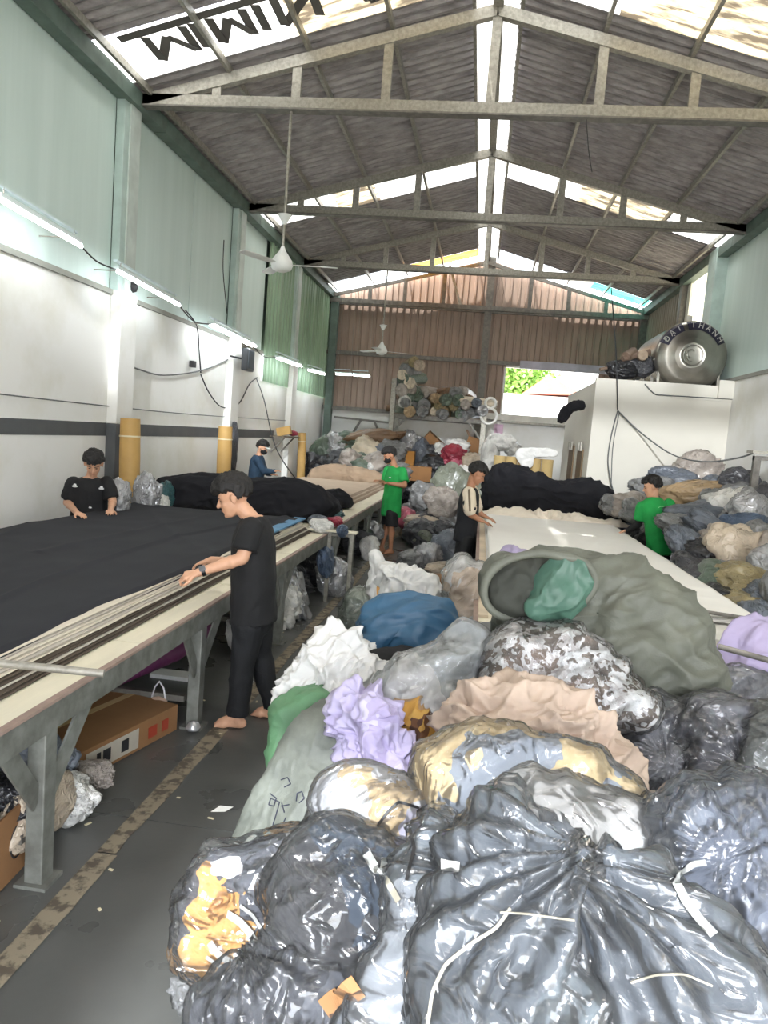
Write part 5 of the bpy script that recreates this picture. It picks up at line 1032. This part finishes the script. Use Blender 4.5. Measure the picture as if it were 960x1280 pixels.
# ---- cloth heaps on the tables
drape('black_cloth_heap', 'long heap of black cloth draped behind the near fabric stack', 'cloth', [(204,645),(204,618),(216,606),(260,601),(300,601),(345,606),(385,609),(412,620),(422,636),(412,650),(388,664),(345,663),(300,655),(245,645)], blk_fab2, y=9.7, tilt=14, T=.75, Tb=.75, zmin=.815, amp=.008, fold=.07, ffreq=9, seed=70, nt=240, nr=60, pw=.5, lump=.05)
drape('black_cloth_heap', 'smaller black cloth lump at the edge of the beige cloth', 'cloth', [(402,624),(408,614),(425,612),(436,620),(440,632),(425,636),(408,634)], blk_fab2, y=11.3, tilt=12, T=.2, Tb=.2, zmin=.815, amp=.03, seed=71, nt=80, nr=20)
drape('black_cloth_heap', 'large black cloth heap at the far end of the white table', 'cloth', [(604,632),(606,602),(616,588),(640,585),(668,596),(700,606),(732,603),(756,614),(772,634),(779,652),(752,656),(700,650),(650,644),(612,640)], blk_fab2, y=12.8, tilt=12, T=.6, Tb=.6, zmin=.835, amp=.01, fold=.10, ffreq=9, seed=72, nt=240, nr=60, pw=.5, lump=.08)
bw = mat('bunched_white', srgb(228, 216, 200), .9, var=.03, crease=.5, cscale=8)
drape('bunched_cloth', 'bunched cream-white cloth ridge in front of the black heap on white table', 'cloth', [(600,650),(606,640),(640,638),(690,642),(740,650),(778,655),(790,664),(775,670),(700,662),(640,657),(606,658)], bw, y=11.6, tilt=40, T=.16, Tb=.2, zmin=.88, amp=.03, fold=.08, ffreq=11, seed=73, nt=240, nr=30)
bc = mat('beige_sheet', srgb(190, 170, 150), .9, var=.05, vscale=3, crease=.25, cscale=3)
drape('beige_roll', 'long rolled beige cloth lying across the far end of the left table', 'cloth', [(388,600),(390,588),(410,582),(440,584),(470,590),(486,598),(484,606),(455,607),(420,604)], mat('dark_beige_cloth', srgb(158, 136, 114), .9), y=16.7, tilt=12, T=.22, Tb=.22, zmin=.82, amp=.02, fold=.05, seed=74, nt=160, nr=24)
bs = thing('fabric_stack', 'beige sheets spread over the far left table', 'fabric', (-3, 14, .8)); OB = Vector((3, -14, -.8))
for i in range(6):
    o = layer('fabric_layer', bc if i % 2 else mat('brown_beige', srgb(160, 140, 122), .9), -3.85, -1.95-.04*i, 11.4+.12*i, 16.4, .803+i*.014, .816+i*.014, bs, 40+i, .03); o.location = OB
# bits at the table edge
bits = [('white', 402, 655, 22, 12, 'crumpled white cloth'), ('teal', 412, 640, 26, 10, 'crumpled blue cloth'), ('white', 415, 634, 14, 8, 'small cream cloth'), ('red', 419, 649, 14, 8, 'small orange-red cloth'), ('blue', 428, 660, 10, 10, 'small blue bag'), ('slate', 398, 648, 18, 10, 'grey-blue scrap')]
for c, u, v, w, h, l in bits: pix_lump('cloth_scrap', f'{l} on the left table edge near the black heap', 'cloth', u, v, w*1.2, h*1.3, 0, c, atz(u, v+3, .87), None, depth=.25)
# stool / side board
sb = thing('side_stand', 'narrow white board on two thin steel legs beside the left table', 'stand', (-1.6, 8.45, 0))
bx('board', ply, -.36, .3, -.08, .05, .83, .85, sb)
for xx in (-.02, .24): bx('leg', steel, xx-.02, xx+.02, -.03, .01, 0, .83, sb)
bx('cross_bar', steel, -.02, .24, -.02, 0, .78, .81, sb)
# ---- cardboard tubes by the block
for i in range(5):
    x = .42+i*.24; t = thing('cardboard_tube', f'upright brown cardboard tube behind the black heap, {ORD[i]} from left', 'tube', (x, 15.6+.04*(i % 2), 0), 0, 'upright cardboard tubes')
    MB().lathe([(.05, 0), (.118, 0), (.118, 1.72), (.06, 1.72), (.055, 1.6)], n=20).build('tube_wall', mat('tube_card', srgb(176, 152, 104), .8, var=.08), t)
drape('hanging_cloth', 'white cloth hung over the cardboard tubes', 'cloth', [(646,564),(660,560),(692,562),(694,570),(668,572),(664,584),(650,580)], wht, y=15.4, tilt=6, T=.03, Tb=.03, amp=.02, fold=.03, seed=76, lump=.02, nt=80, nr=16)
for (u, v, w, h, c, l) in ((612,568,16,40,'white','tall white bag'), (628,552,24,18,'white','white bag'), (640,560,16,14,'white','small white bag')): pix_lump('white_bag', f'{l} behind the cardboard tubes, beside the rack post', 'bag', u, v, w*1.2, h*1.1, 0, c, aty(u, v, 18.5), None, depth=.4)
tag(bx('poster', mat('pink_poster', srgb(226, 190, 214), .7), .35, .6, 21.97, 21.99, 2.2, 2.5), 'small pink sheet stuck on the far white wall', 'poster')
# ---- upright fabric tubes against left wall
ytube = mat('yellow_brown_tube', srgb(192, 154, 92), .6, var=.08, vscale=3)
for (u0, v0, u1, v1, r, yy, l) in ((161,640,163,523,.125,8.95,'tall tan wrapped roll leaning by the grey wall pillar, nearest on the left wall'), (279,600,282,533,.12,12.4,'tan wrapped roll standing by the second left-wall pillar'), (376,594,378,541,.10,18.1,'thin tan roll standing at the far left, beyond the wall shelf')):
    a, b = aty(u0, v0, yy), aty(u1, v1, yy); a2 = a+(a-b)*((a[2]-.01)/(b[2]-a[2]))
    t = thing('wrapped_roll', l, 'roll', tuple(a2)); a2 = Vector(a2); b = Vector(b); d = (b-a2).normalized()
    mb = MB(); mb.tube([a2-a2, (b-a2)*.25, (b-a2)*.5, (b-a2)*.75, b-a2], [r, r*1.03, r*.98, r*1.02, r*.96], 20); mb.build('wrapping', ytube, t)
    mb = MB(); mb.tube([(b-a2)*.88, (b-a2)*.89], r*1.06, 20); mb.build('string', mat('string_cream', srgb(220, 210, 180)), t)
lump('dark_coat', 'dark coat hanging beside the second tan roll', 'coat', atx(292, 562, XL+.2), (.85, .14, .2), (0, 88, 90), 'dark', None)
for (u, v, w, h, c, l) in ((150,625,18,36,'silver','shiny bag left of the nearest tan roll'), (183,622,26,44,'silver','shiny film bag right of the nearest tan roll'), (200,632,18,20,'white','small white bag beside the black heap'), (208,618,14,26,'teal','teal scrap at the left end of the black heap')): pix_lump('plastic_bag', l, 'bag', u, v, w*1.1, h*1.1, 0, c, atx(u, v, -3.82), None, depth=.25)
tag(MB().tube([aty(139, 640, 8.4), aty(166, 642, 8.4)], .018, 8).build('white_rod', fr), 'thin white rod at the far end of the near fabric', 'rod')
# wall shelf
sh = thing('wall_shelf', 'small wall shelf with clutter beyond the person in navy shirt', 'shelf', (-4.55, 16.9, 1.72))
bx('board', mat('old_board', srgb(110, 100, 86)), -.12, .3, -.5, .6, 0, .03, sh)
for yy in (-.4, .45): MB().bar((-.1, yy, -.35), (.2, yy, 0), .03, .03).build('bracket', steel_dk, sh)
carton('small tan box tilted on the wall shelf', (-4.45, 16.8, 1.86), (.3, .5, .18), (0, -15, 10), mat('tan_box', srgb(196, 158, 96), .8))
lump('red_scrap', 'small red object on the end of the wall shelf', 'cloth', (-4.4, 17.45, 1.82), (.2, .2, .12), (0, 0, 0), 'red')
# ---- water tank on the block
tk = thing('water_tank', 'horizontal stainless steel water tank lying on top of the white block', 'tank', tuple(aty(864, 445, 14.3))); R_ = .63
ss = mat('stainless_steel', srgb(176, 172, 164), .28, .9, var=.12, vscale=3, stretch=(1, 6, 1))
prof = [(.001, -.13), (.2, -.125), (.22, -.135), (.235, -.12), (.3, -.125), (.315, -.11), (.45, -.08), (.57, -.03), (R_, .05), (R_, .12)]
MB().lathe(prof, n=64, axis='y').build('end_cap', ss, tk)
body = [(R_, .12)]; yy = .12
for i in range(14): body += [(R_, yy+.02), (R_-.02, yy+.06), (R_-.02, yy+.08), (R_, yy+.11)]; yy += .13
body += [(R_, yy+.05), (.4, yy+.15), (.001, yy+.18)]
MB().lathe(body, n=64, axis='y').build('barrel', ss, tk)
sgn = thing('x', '', '') if False else None
def arc_band(a0, a1, r0, r1, m, nm):
    mb = MB(); n = 20; vs = []; R3 = (r0, .57, r1)
    for i in range(n+1):
        a = math.radians(a0+(a1-a0)*i/n)
        for r in R3: vs.append((r*math.cos(a), np.interp(r, [.3, .45, .57, R_], [-.125, -.08, -.03, .05])-.008, r*math.sin(a)))
    mb.add(vs, [(3*i+q, 3*i+q+1, 3*i+q+4, 3*i+q+3) for i in range(n) for q in (0, 1)]); return mb.build(nm, m, tk)
navy = mat('navy_sticker', srgb(48, 46, 66), .5); slv = mat('silver_letters', srgb(206, 204, 200), .4)
arc_band(160, 112, .455, .61, navy, 'name_band'); arc_band(104, 26, .455, .61, navy, 'name_band')
def text_mesh(s, size, m, parent, name='lettering', ext=.002):
    cu = bpy.data.curves.new('t', 'FONT'); cu.body = s; cu.size = size; cu.align_x = 'CENTER'; cu.align_y = 'CENTER'; cu.extrude = ext
    o = bpy.data.objects.new('t', cu); COL.objects.link(o); dg = bpy.context.evaluated_depsgraph_get(); me = bpy.data.meshes.new_from_object(o.evaluated_get(dg)); bpy.data.objects.remove(o, do_unlink=True)
    return link(name, me, m, parent)
def arc_text(s, a0, a1, r=.535):
    for i, ch in enumerate(s):
        if ch == ' ': continue
        a = a0+(a1-a0)*(i+.5)/len(s); o = text_mesh(ch, .135, slv, tk, 'letter', .004); ar = math.radians(a)
        o.location = (r*math.cos(ar), -.082, r*math.sin(ar)); o.rotation_euler = Euler((PI/2-.42*0, 0, 0)); o.rotation_euler = (Matrix.Rotation(-(ar-PI/2), 3, 'Y') @ Matrix.Rotation(PI/2, 3, 'X')).to_euler()
arc_text('ĐẠI', 158, 114); arc_text('THÀNH', 102, 28)
mb = MB(); mb.tube([(.17*math.cos(a), -.14, .17*math.sin(a)) for a in np.linspace(0, 2*PI, 40)], .008, 6); mb.build('emblem_ring', ss, tk)
mb = MB(); mb.tube([(-.04+.08*math.cos(a)*(1-.06*a), -.137, .09*math.sin(a*1.0)*(1+.03*a)) for a in np.linspace(.8, 5.2, 24)], .01, 6); mb.build('emblem', ss, tk)
mb = MB(); mb.tube([(-.05+.05*math.cos(a), -.137, .02+.06*math.sin(a)) for a in np.linspace(1.2, 4.6, 16)], .008, 6); mb.build('emblem', ss, tk)
MB().lathe([(.001, .16), (.05, .16), (.05, .05), (.07, .03), (.07, -.02)], (0.02, .5, R_), 16).build('top_valve', mat('white_cap', srgb(220, 218, 210)), tk)
zb = 3.2-float(tk.location.z)
for yy in (.05, .55, 1.2, 1.7):
    bx('cradle_bar', steel, -.5, .5, yy-.02, yy+.02, zb, zb+.04, tk)
    for s in (-1, 1): bx('cradle_post', steel, s*.52-.02, s*.52+.02, yy-.02, yy+.02, zb, -.25, tk)
MB().bar((-.64, -.02, -.1), (-.64, 1.9, -.1), .02, .03).build('cradle_rail', steel, tk)
# clutter beside the tank
lump('dark_bag', 'black lump of machinery cover left of the water tank', 'bag', aty(776, 462, 14.4), (.5, .4, .34), (0, 10, 0), 'black')
lump('grey_bag', 'grey bag between the tank and the black lump', 'bag', aty(800, 458, 14.6), (.42, .4, .42), (0, -20, 0), 'dark')
for (a, b, r, l) in (((750,462),(783,454),.03,'thin pipe poking out left above the white block'), ((778,449),(812,440),.055,'brown pipe roll on the clutter by the tank'), ((782,446),(792,440),.09,'round motor end on the clutter by tank')):
    t = MB(); t.tube([aty(*a, 14.3), aty(*b, 14.5)], r, 14); tag(t.build('pipe', mat('rusty_pipe', srgb(120, 100, 86), .6)), l, 'pipe')
o = MB(); o.lathe([(.001, 0), (.03, 0), (.035, -.01), (.085, -.01), (.09, .0), (.09, .3), (.001, .3)], tuple(aty(804, 444, 14.25)), 20, 'y'); tag(o.build('roll_end', mat('tan_roll_end', srgb(170, 150, 130), .7)), 'round tan roll end beside the tank', 'roll')
drape('black_tarp', 'black bundled sheet poking over the left top edge of the block', 'bundle', [(697,526),(702,512),(714,503),(728,502),(730,510),(716,514),(706,527)], blk_fab2, y=14.6, tilt=10, T=.12, Tb=.1, amp=.03, seed=91, nt=60, nr=14)
# ---- lamps
tube_m = mat('lit_tube', (1, 1, 1), emit=(.92, .97, 1), estr=8); house = mat('lamp_housing', srgb(196, 208, 206), .4)
LAMPS = [(6.25, 7.6, 3.74, 3.68, 1), (8.4, 10.2, 3.6, 3.53, 1), (11.5, 13.7, 3.45, 3.4, 2), (15.4, 17.3, 3.36, 3.38, 2), (18.3, 19.9, 3.38, 3.42, 2)]
def lamp(label, a, b, n, side=(1, 0, 0)):
    a = Vector(a); b = Vector(b); t = thing('tube_lamp', label, 'lamp', tuple((a+b)/2), 0, 'fluorescent tube lamps'); c = t.location; s = Vector(side)
    for i in range(n):
        o_ = s*(.07*i-.035*(n-1)); MB().tube([a-c+o_, b-c+o_], .019, 10).build('tube', tube_m, t)
    MB().bar(a-c+Vector((-.02, 0, .045)), b-c+Vector((-.02, 0, .045)), .07+.05*(n-1), .035).build('batten', house, t)
    MB().bar(a-c+Vector((-.05, .03, .13)), b-c+Vector((-.05, -.03, .13)), .05, .02).build('reflector', mat('pale_reflector', srgb(206, 222, 226), .3), t)
    for q in (a, b):
        if side[0]: e = (q-c)*.8; MB().tube([e+Vector((-.03, 0, .05)), Vector((XL+.01-c.x, e.y, e.z+.05))], .007, 6).build('bracket', steel, t)
        else: e = (q-c)*.8; MB().tube([e+Vector((0, 0, .05)), e+Vector((0, 0, 2.4))], .004, 5).build('hanger_wire', steel, t)
        e = (q-c)*.86; MB().tube([e+Vector((-.03, 0, .05)), e+Vector((-.03, 0, .14))], .006, 6).build('hanger', steel, t)
for i, (y0, y1, z0, z1, n) in enumerate(LAMPS): lamp(['bright single tube lamp cut by the left picture edge', 'second tube lamp along the left wall', 'double tube lamp beside the camera post', 'fourth tube lamp, before the green wall sheets', 'fifth tube lamp, in front of green wall sheets'][i], (-4.3, y0, z0), (-4.3, y1, z1), n)
for i, (x0, x1) in enumerate(((-4.1, -3.75), (-3.6, -3.25))): lamp(['left of two small tube lamps near the end wall', 'right of two small tube lamps near the end wall'][i], (x0, 20.6, 3.5), (x1+.1, 20.5, 3.5), 2, (0, 1, 0))
# ---- fans
def fan(label, x, y, ztop, zm, ry, s=1.0, rz0=.2):
    t = thing('ceiling_fan', label, 'fan', (x, y, ztop)); z = zm-ztop; wm = mat('fan_white', srgb(212, 214, 210), .4)
    MB().tube([(0, 0, 0), (0, 0, z+.1)], .018, 10).build('rod', steel, t); MB().lathe([(.02, z+.62), (.09, z+.60), (.03, z+.5), (.022, z+.48)], n=20).build('upper_cup', wm, t) 
    MB().lathe([(.02, z+.22), (.045, z+.16), (.12, z+.06), (.14, z+.0), (.12, z-.06), (.05, z-.09), (.001, z-.09)], n=28).build('motor', wm, t)
    for k in range(3):
        a = rz0+k*2*PI/3; d = Vector((math.cos(a), math.sin(a), 0)); w = Vector((-d.y, d.x, .14)).normalized()
        vs = []
        for r, h in ((.12, .025), (.2, .05), (.3, .065), (.5, .07), (.68*s, .06), (.7*s, .03)): 
            for q in (-1, 1):
                p = d*r+w*h*q; vs += [(p.x, p.y, z+.0+p.z+.003), (p.x, p.y, z+p.z-.003)]
        m = 6; fs = []
        for i in range(m-1): k4 = i*4; fs += [(k4, k4+4, k4+6, k4+2), (k4+1, k4+3, k4+7, k4+5), (k4, k4+1, k4+5, k4+4), (k4+2, k4+6, k4+7, k4+3)]
        fs += [(0, 2, 3, 1), (20, 21, 23, 22)]; MB().add(vs, fs).build('blade', wm, t)
    return t
fan('white ceiling fan hanging from the nearest truss, upper left', -2.65, 9.38, 5.8, 3.98, 0, 1.0, .05)
fan('small distant white ceiling fan in front of the brown end wall', -2.52, 17.95, 5.8, 3.92, 0, 1.0, .4)
# ---- cables and small wall things
cbl = mat('grey_cable', srgb(96, 98, 98), .6); cbk = mat('black_cable', srgb(40, 40, 42), .6); blc = mat('blue_cable', srgb(70, 90, 130), .6)
wxy = lambda u, v, off_=.03: atx(u, v, XL+off_+.2*0)
cable('wall_cable', [wxy(150, 452), wxy(175, 462), wxy(205, 469), wxy(248, 464), wxy(280, 452), wxy(312, 432)], .011, cbl, 'grey cable sagging between the first and second left-wall pillars')
cable('wall_cable', [wxy(232, 388), wxy(246, 408), wxy(249, 440), wxy(251, 466)], .011, cbk, 'black drop cable from the second lamp down to a junction')
cable('wall_cable', [wxy(251, 468), wxy(262, 492), wxy(278, 509), wxy(298, 505), wxy(312, 480), wxy(322, 472)], .011, cbk, 'black cable looping below the wall camera')
cable('wall_cable', [wxy(150, 452), wxy(155, 482), wxy(159, 523)], .009, blc, 'blue cable dropping to the nearest tan roll')
cable('wall_cable', [aty(320, 472, 13), aty(330, 500, 12.6), aty(345, 560, 12), aty(375, 606, 11.6)], .009, cbk, 'thin black cable running down from the camera to the beige cloth')
cable('wall_wire', [wxy(-5, 492), wxy(120, 506), wxy(240, 518), wxy(360, 526)], .007, cbl, 'thin straight wire stretched along the left wall above the grey band', sub=4)
cable('wall_cable', [wxy(280, 300, .02), wxy(279, 340, .02), wxy(284, 392, .02)], .008, cbk, 'thin dark cable down the green panel, before second pillar')
cable('lamp_cable', [(-4.32, 7.6, 3.7), (-4.34, 8.0, 3.62), (-4.32, 8.4, 3.62)], .009, cbk, 'short black cable joining the first two tube lamps')
cable('lamp_cable', [(-4.32, 10.2, 3.55), (-4.36, 10.9, 3.42), (-4.32, 11.5, 3.47)], .009, cbk, 'short black cable joining the second and third tube lamps')
cable('lamp_cable', [(-4.32, 13.7, 3.4), (-4.36, 14.6, 3.3), (-4.32, 15.4, 3.38)], .009, cbk, 'short black cable joining the third and fourth tube lamps')
tag(bx('junction_box', cbk, XL+.01, XL+.08, 11.62, 11.74, 2.8, 2.9), 'small black junction box on the left wall', 'socket')
cm = thing('security_light', 'black floodlight box on a bracket at the second left pillar', 'light', tuple(atx(309, 450, -4.38)))
bx('housing', mat('black_plastic', srgb(44, 46, 50), .4), -.05, .07, -.2, .22, -.2, .2, cm, .02); bx('lens', mat('dark_glass', srgb(90, 96, 104), .15), .071, .078, -.16, .18, -.16, .16, cm); MB().bar((-.02, -.1, 0), (-.2, -.35, .02), .03, .03).build('arm', cbk, cm)
s2 = thing('wall_camera', 'small black dome camera on the left wall by the second lamp', 'camera', tuple(atx(166, 359, XL+.1))); MB().lathe([(.001, -.07), (.05, -.05), (.065, 0), (.06, .05), (.001, .06)], n=16).build('dome', cbk, s2); bx('mount', fr, -.1, 0, -.04, .04, -.03, .04, s2)
BF = 13.82
cable('block_cable', [aty(764, 360, 13.6), aty(770, 440, 13.7), aty(772, 512, 13.75)], .01, cbk, 'thin cable hanging from the second truss to a knot before the white block')
cable('block_cable', [aty(772, 513, 13.75), aty(800, 540, 13.7), aty(840, 568, 12.9), aty(880, 577, 12.0), aty(920, 573, 11.3), aty(945, 565, 10.9)], .012, cbl, 'grey cable sagging from the knot across to the steel stand')
cable('block_cable', [aty(772, 514, 13.78), aty(764, 545, 13.78), aty(760, 578, 13.78), aty(766, 612, 13.6), aty(776, 640, 13.2)], .011, cbl, 'grey cable dropping from the knot to the black heap')
cable('block_cable', [aty(774, 516, 13.8), aty(766, 560, 13.8), aty(764, 612, 13.8)], .008, cbl, 'second thin cable hanging from the knot, close to first')
cable('block_cable', [aty(806, 480, 13.83), aty(818, 492, 13.83), aty(830, 494, 13.83), aty(880, 497, 13.83), aty(916, 499, 13.83)], .01, cbl, 'cable run along the upper front of the white block')
cable('roof_wire', [aty(733, 150, 9.3), aty(736, 190, 10.5), aty(740, 215, 11.5)], .006, cbk, 'thin dark wire tied on the nearest truss, right side')
st2 = thing('steel_stand', 'grey steel angle stand against the right wall, cut by the picture edge', 'stand', (3.85, 10.9, 0))
pz = aty(948, 570, 10.9); X0 = pz[0]-3.85
bx('post', steel_dk, X0-.06, X0+.03, -.04, .04, .0, pz[2], st2); bx('arm', steel_dk, X0-.06, .36, -.05, .05, pz[2]-.06, pz[2], st2); bx('top_plate', steel, X0-.12, .36, -.12, .12, pz[2]+.03, pz[2]+.07, st2)
# ---- floor tape and litter
tp = struct('trim_4'); tpm = mat('worn_tape', srgb(134, 124, 106), .7, vscale=14, c2=srgb(82, 74, 64), detail=9, sharp=(.42, .52))
y = 1.5; random.seed(9)
while y < 15: 
    y2 = y+random.uniform(1.2, 2.0); ln = layer('tape_strip', tpm, -1.565, -1.465, y, y2, .001, .004, tp, int(y*10), .02, 40); y = y2+.01
bx('cross_tape', mat('brown_board_strip', srgb(120, 96, 76), .7), -1.46, -1.18, 5.32, 5.42, .001, .008, tp)
random.seed(21); lm_ = mat('litter_cream', srgb(200, 190, 160), .8)
for i in range(26):
    x, y = random.uniform(-1.9, -.95), random.uniform(2.3, 8); a = random.uniform(0, PI); l = random.uniform(.012, .035)
    tag(MB().bar((x, y, .004), (x+l*math.cos(a), y+l*math.sin(a), .005), .012, .004).build('paper_scrap', lm_), 'tiny pale scrap lying on the dark floor by the tape line', 'litter', 'tiny scraps on the aisle floor')
tag(MB().add([(-1.2,3.55,.004),(-1.13,3.57,.004),(-1.1,3.62,.01),(-1.17,3.61,.012)],[(0,1,2,3)]).build('paper_scrap', fr), 'white paper scrap on the floor left of the grey sack', 'litter')
# ---- under the left table
bxo = carton('open brown carton with handwritten mark on its side, bottom left corner', (-2.0, 2.86, .16), (.40, .36, .31), (0, 0, 4), cardb, 2)
MB().tube([(.203, -.05+.05*math.cos(a), .0+.07*math.sin(a)) for a in np.linspace(.4, 5.6, 16)], .004, 5).build('mark', cbk, bxo); MB().tube([(.203, -.02, .08), (.203, -.01, -.03), (.203, .03, .02)], .004, 5).build('mark', cbk, bxo)
ct = carton('flat brown carton with black and red print on its edge, under near table', (-2.22, 4.15, .085), (.72, .85, .16), (0, 0, -14))
bx('label_print', mat('white_label', srgb(180, 172, 158)), .361, .363, -.38, .05, -.06, .06, ct); bx('label_print', mat('red_label', srgb(150, 56, 36)), .361, .364, .14, .22, -.04, .03, ct); bx('label_print', MATS['red_label'], .361, .364, .27, .33, -.04, .03, ct)
[bx('print_mark', cbk, .364, .366, a, b, -.035, .035, ct) for a, b in ((-.3, -.27), (-.25, -.19), (-.1, -.04))]
ul = [('purple-grey film bag under the near table, behind the first leg', 30, 955, 80, 70, 20, 'slate', 3.3, 'bag'), ('black plastic bag in the corner above the open carton', 22, 1000, 60, 46, 0, 'black', 2.95, 'bag'), ('beige cloth bundle right behind the first table leg', 62, 1010, 34, 60, 80, 'beige', 3.0, 'bag'),
 ('crumpled pale cloth lying on floor right of the first leg', 103, 1000, 46, 44, 30, 'white', 3.3, 'bag'), ('small clear film scrap bag beside the flat carton', 118, 968, 34, 24, 30, 'taupe', 3.55, 'bag'),
 ('grey bundle low behind the second table leg', 205, 830, 60, 60, 0, 'dark', 6.6, 'bag'), ('pale bag against the far side under the table', 185, 800, 50, 40, 0, 'grey', 7.2, 'bag'),
 ('white sack under the table just right of the person in black', 322, 805, 36, 56, 70, 'white', 6.2, 'bag'), ('white round bag behind the green bucket', 368, 772, 40, 46, 20, 'white', 7.4, 'bag'),
 ('long silver foil bag leaning under the table', 382, 745, 40, 80, 60, 'silver', 7.6, 'bag'), ('second white bag beside the silver foil bag', 384, 778, 30, 40, 60, 'white', 7.2, 'bag'), ('silver foil bag under the side stand', 416, 735, 34, 46, 60, 'silver', 8.9, 'bag'),
 ('dark bundle under the table near the side stand', 395, 716, 40, 40, 0, 'black', 9.3, 'bag'), ('dark bundle under the middle of the left table', 350, 735, 60, 40, 0, 'black', 8.2, 'bag'),
 ('white wire coil bag under the far table, nearer', 462, 690, 20, 26, 0, 'white', 11.6, 'bag'), ('white wire coil bag under the far table, farther', 468, 665, 18, 22, 0, 'silver', 12.3, 'bag'), ('dark bundle far under the left table', 445, 690, 36, 30, 0, 'dark', 12.0, 'bag'), ('blue-black bundle hanging at the table corner', 408, 700, 16, 34, 80, 'blue', 8.5, 'bag')]
for l, u, v, w, h, a, c, yy, kd in ul:
    P = aty(u, v, yy); d = np.linalg.norm(P-EP)/F; P[2] = max(P[2], h*d*.5*1.05+.01) if abs(a) < 45 else max(P[2], max(w, h)*d*.42)
    P[0] = min(P[0], -1.75-w*d*.4) if yy < 8 else P[0]
    if abs(a) >= 45: lump('stored_bag', l, 'bag', P, (max(w, h)*d*1.05, .4, min(w, h)*d*1.1), (0, a, 0), c)
    else: lump('stored_bag', l, 'bag', P, (w*d*1.15, min(.5, w*d), h*d*1.1), (0, a*.4, 0), c)
bk = thing('bucket', 'green plastic bucket under the left table beside a table leg', 'bucket', (-1.92, 6.75, 0)); MB().lathe([(.001, .01), (.13, .01), (.16, .36), (.17, .37), (.17, .39), (.15, .39), (.12, .03)], n=24).build('shell', mat('lime_green_plastic', srgb(96, 170, 50), .4), bk)
bk = thing('bucket', 'dark blue plastic bucket far under the table near the side stand', 'bucket', (-2.0, 9.6, 0)); MB().lathe([(.001, .01), (.13, .01), (.16, .36), (.17, .37), (.17, .39), (.15, .39), (.12, .03)], n=24).build('shell', mat('dark_blue_plastic', srgb(40, 60, 130), .4), bk)
cup = thing('takeaway_cup', 'iced drink cup in a thin carrier bag, on the flat carton end', 'cup', (-1.93, 4.55, 0)); MB().lathe([(.001, .002), (.04, .002), (.055, .14), (.057, .15), (.05, .17), (.001, .18)], n=20).build('cup', mat('milky_plastic', srgb(190, 160, 140), .3), cup)
MB().tube([(.05, 0, .15), (.03, 0, .24), (0, 0, .28), (-.03, 0, .24), (-.05, 0, .15)], .006, 6).build('carrier_bag', mat('carrier_film', srgb(210, 210, 215), .3), cup)
pr = MB(); pr.tube([(-2.55, 3.75, .2), (-2.3, 4.4, .24), (-2.05, 5.1, .3), (-1.95, 5.5, .38)], [.03, .05, .06, .05], 12); tag(pr.build('purple_bundle', mat('purple_nylon', srgb(96, 42, 80), .5, crease=.6, cscale=12)), 'long narrow purple cloth bundle lying under the near table', 'bundle')
tag(bx('white_tray', fr, -2.35, -1.98, 5.35, 5.5, .0, .03), 'flat white strip on the floor under the near table', 'tray')
tag(MB().lathe([(.001, 0), (.04, .0), (.05, .02), (.03, .05), (.001, .06)], (-1.66, 4.48, .015), 14).build('foil_ball', WM['silver']), 'small foil ball at the foot of the second table leg', 'litter')
# ---- outside the window
rA_, rB_ = [Vector(aty(u, v, 43.5))-Vector((3.2, 44, 0)) for u, v in ((652, 492), (730, 494))]
hs = thing('house', 'white house with red tiled roof seen through the far opening', 'building', (3.2, 44, 0)); wh = mat('outside_white', srgb(205, 204, 200), .8)
bx('wall', wh, rA_.x-1.5, rB_.x+1.5, 0, 6, 0, rA_.z, hs); rA, rB, rC = [Vector(aty(u, v, 43.5))-hs.location for u, v in ((652, 492), (730, 494), (692, 463))]; dp = Vector((0, 6, 0)); pk = rC+Vector((0, 3, 0))
MB().add([rA, rB, pk], [(0,1,2)]).add([rB, rB+dp, pk], [(0,1,2)]).add([rA+dp, rA, pk], [(0,1,2)]).add([rA, rB, rB+dp, rA+dp], [(0,3,2,1)]).build('roof', mat('red_tiles', srgb(150, 66, 44), .8), hs)
for xx in (-2.6, -1.4, -.2): bx('window_frame', mat('house_frame_grey', srgb(190, 192, 190)), xx, xx+.7, -.03, 0, 1.4, 2.8, hs)  # even pale grey on the house window frames
tag(bx('yard_wall', wh, -8, 12, 38, 38.3, 0, 2.1), 'long white yard wall outside the far opening', 'wall')
tc_ = aty(652, 474, 57)-np.array([-.2, 57, 0]); tr = thing('tree', 'bright green tree outside behind the house, through the far opening', 'tree', (-.2, 57, 0)); MB().tube([(0, 0, 0), (.5, 0, 3), (float(tc_[0]), 0, float(tc_[2]))], [.3, .2, .1], 10).build('trunk', mat('bark', srgb(110, 90, 70)), tr)
rs = np.random.RandomState(4); n = 2600; tc_ = aty(652, 474, 57)-np.array([-.2, 57, 0]); ct_ = rs.randn(n, 3)*np.array([1.0, 1.2, .75])+tc_; mb = MB()
for c in ct_:
    a = rs.randn(3); a /= np.linalg.norm(a); b = np.cross(a, rs.randn(3)); b /= np.linalg.norm(b); a = a*.22; b = b*.12; mb.add([c-a, c+b, c+a, c-b], [(0, 1, 2, 3)])
tag(mb.build('foliage', mat('leaf_green', srgb(96, 134, 46), .6, var=.25, vscale=2), tr), kind='stuff')
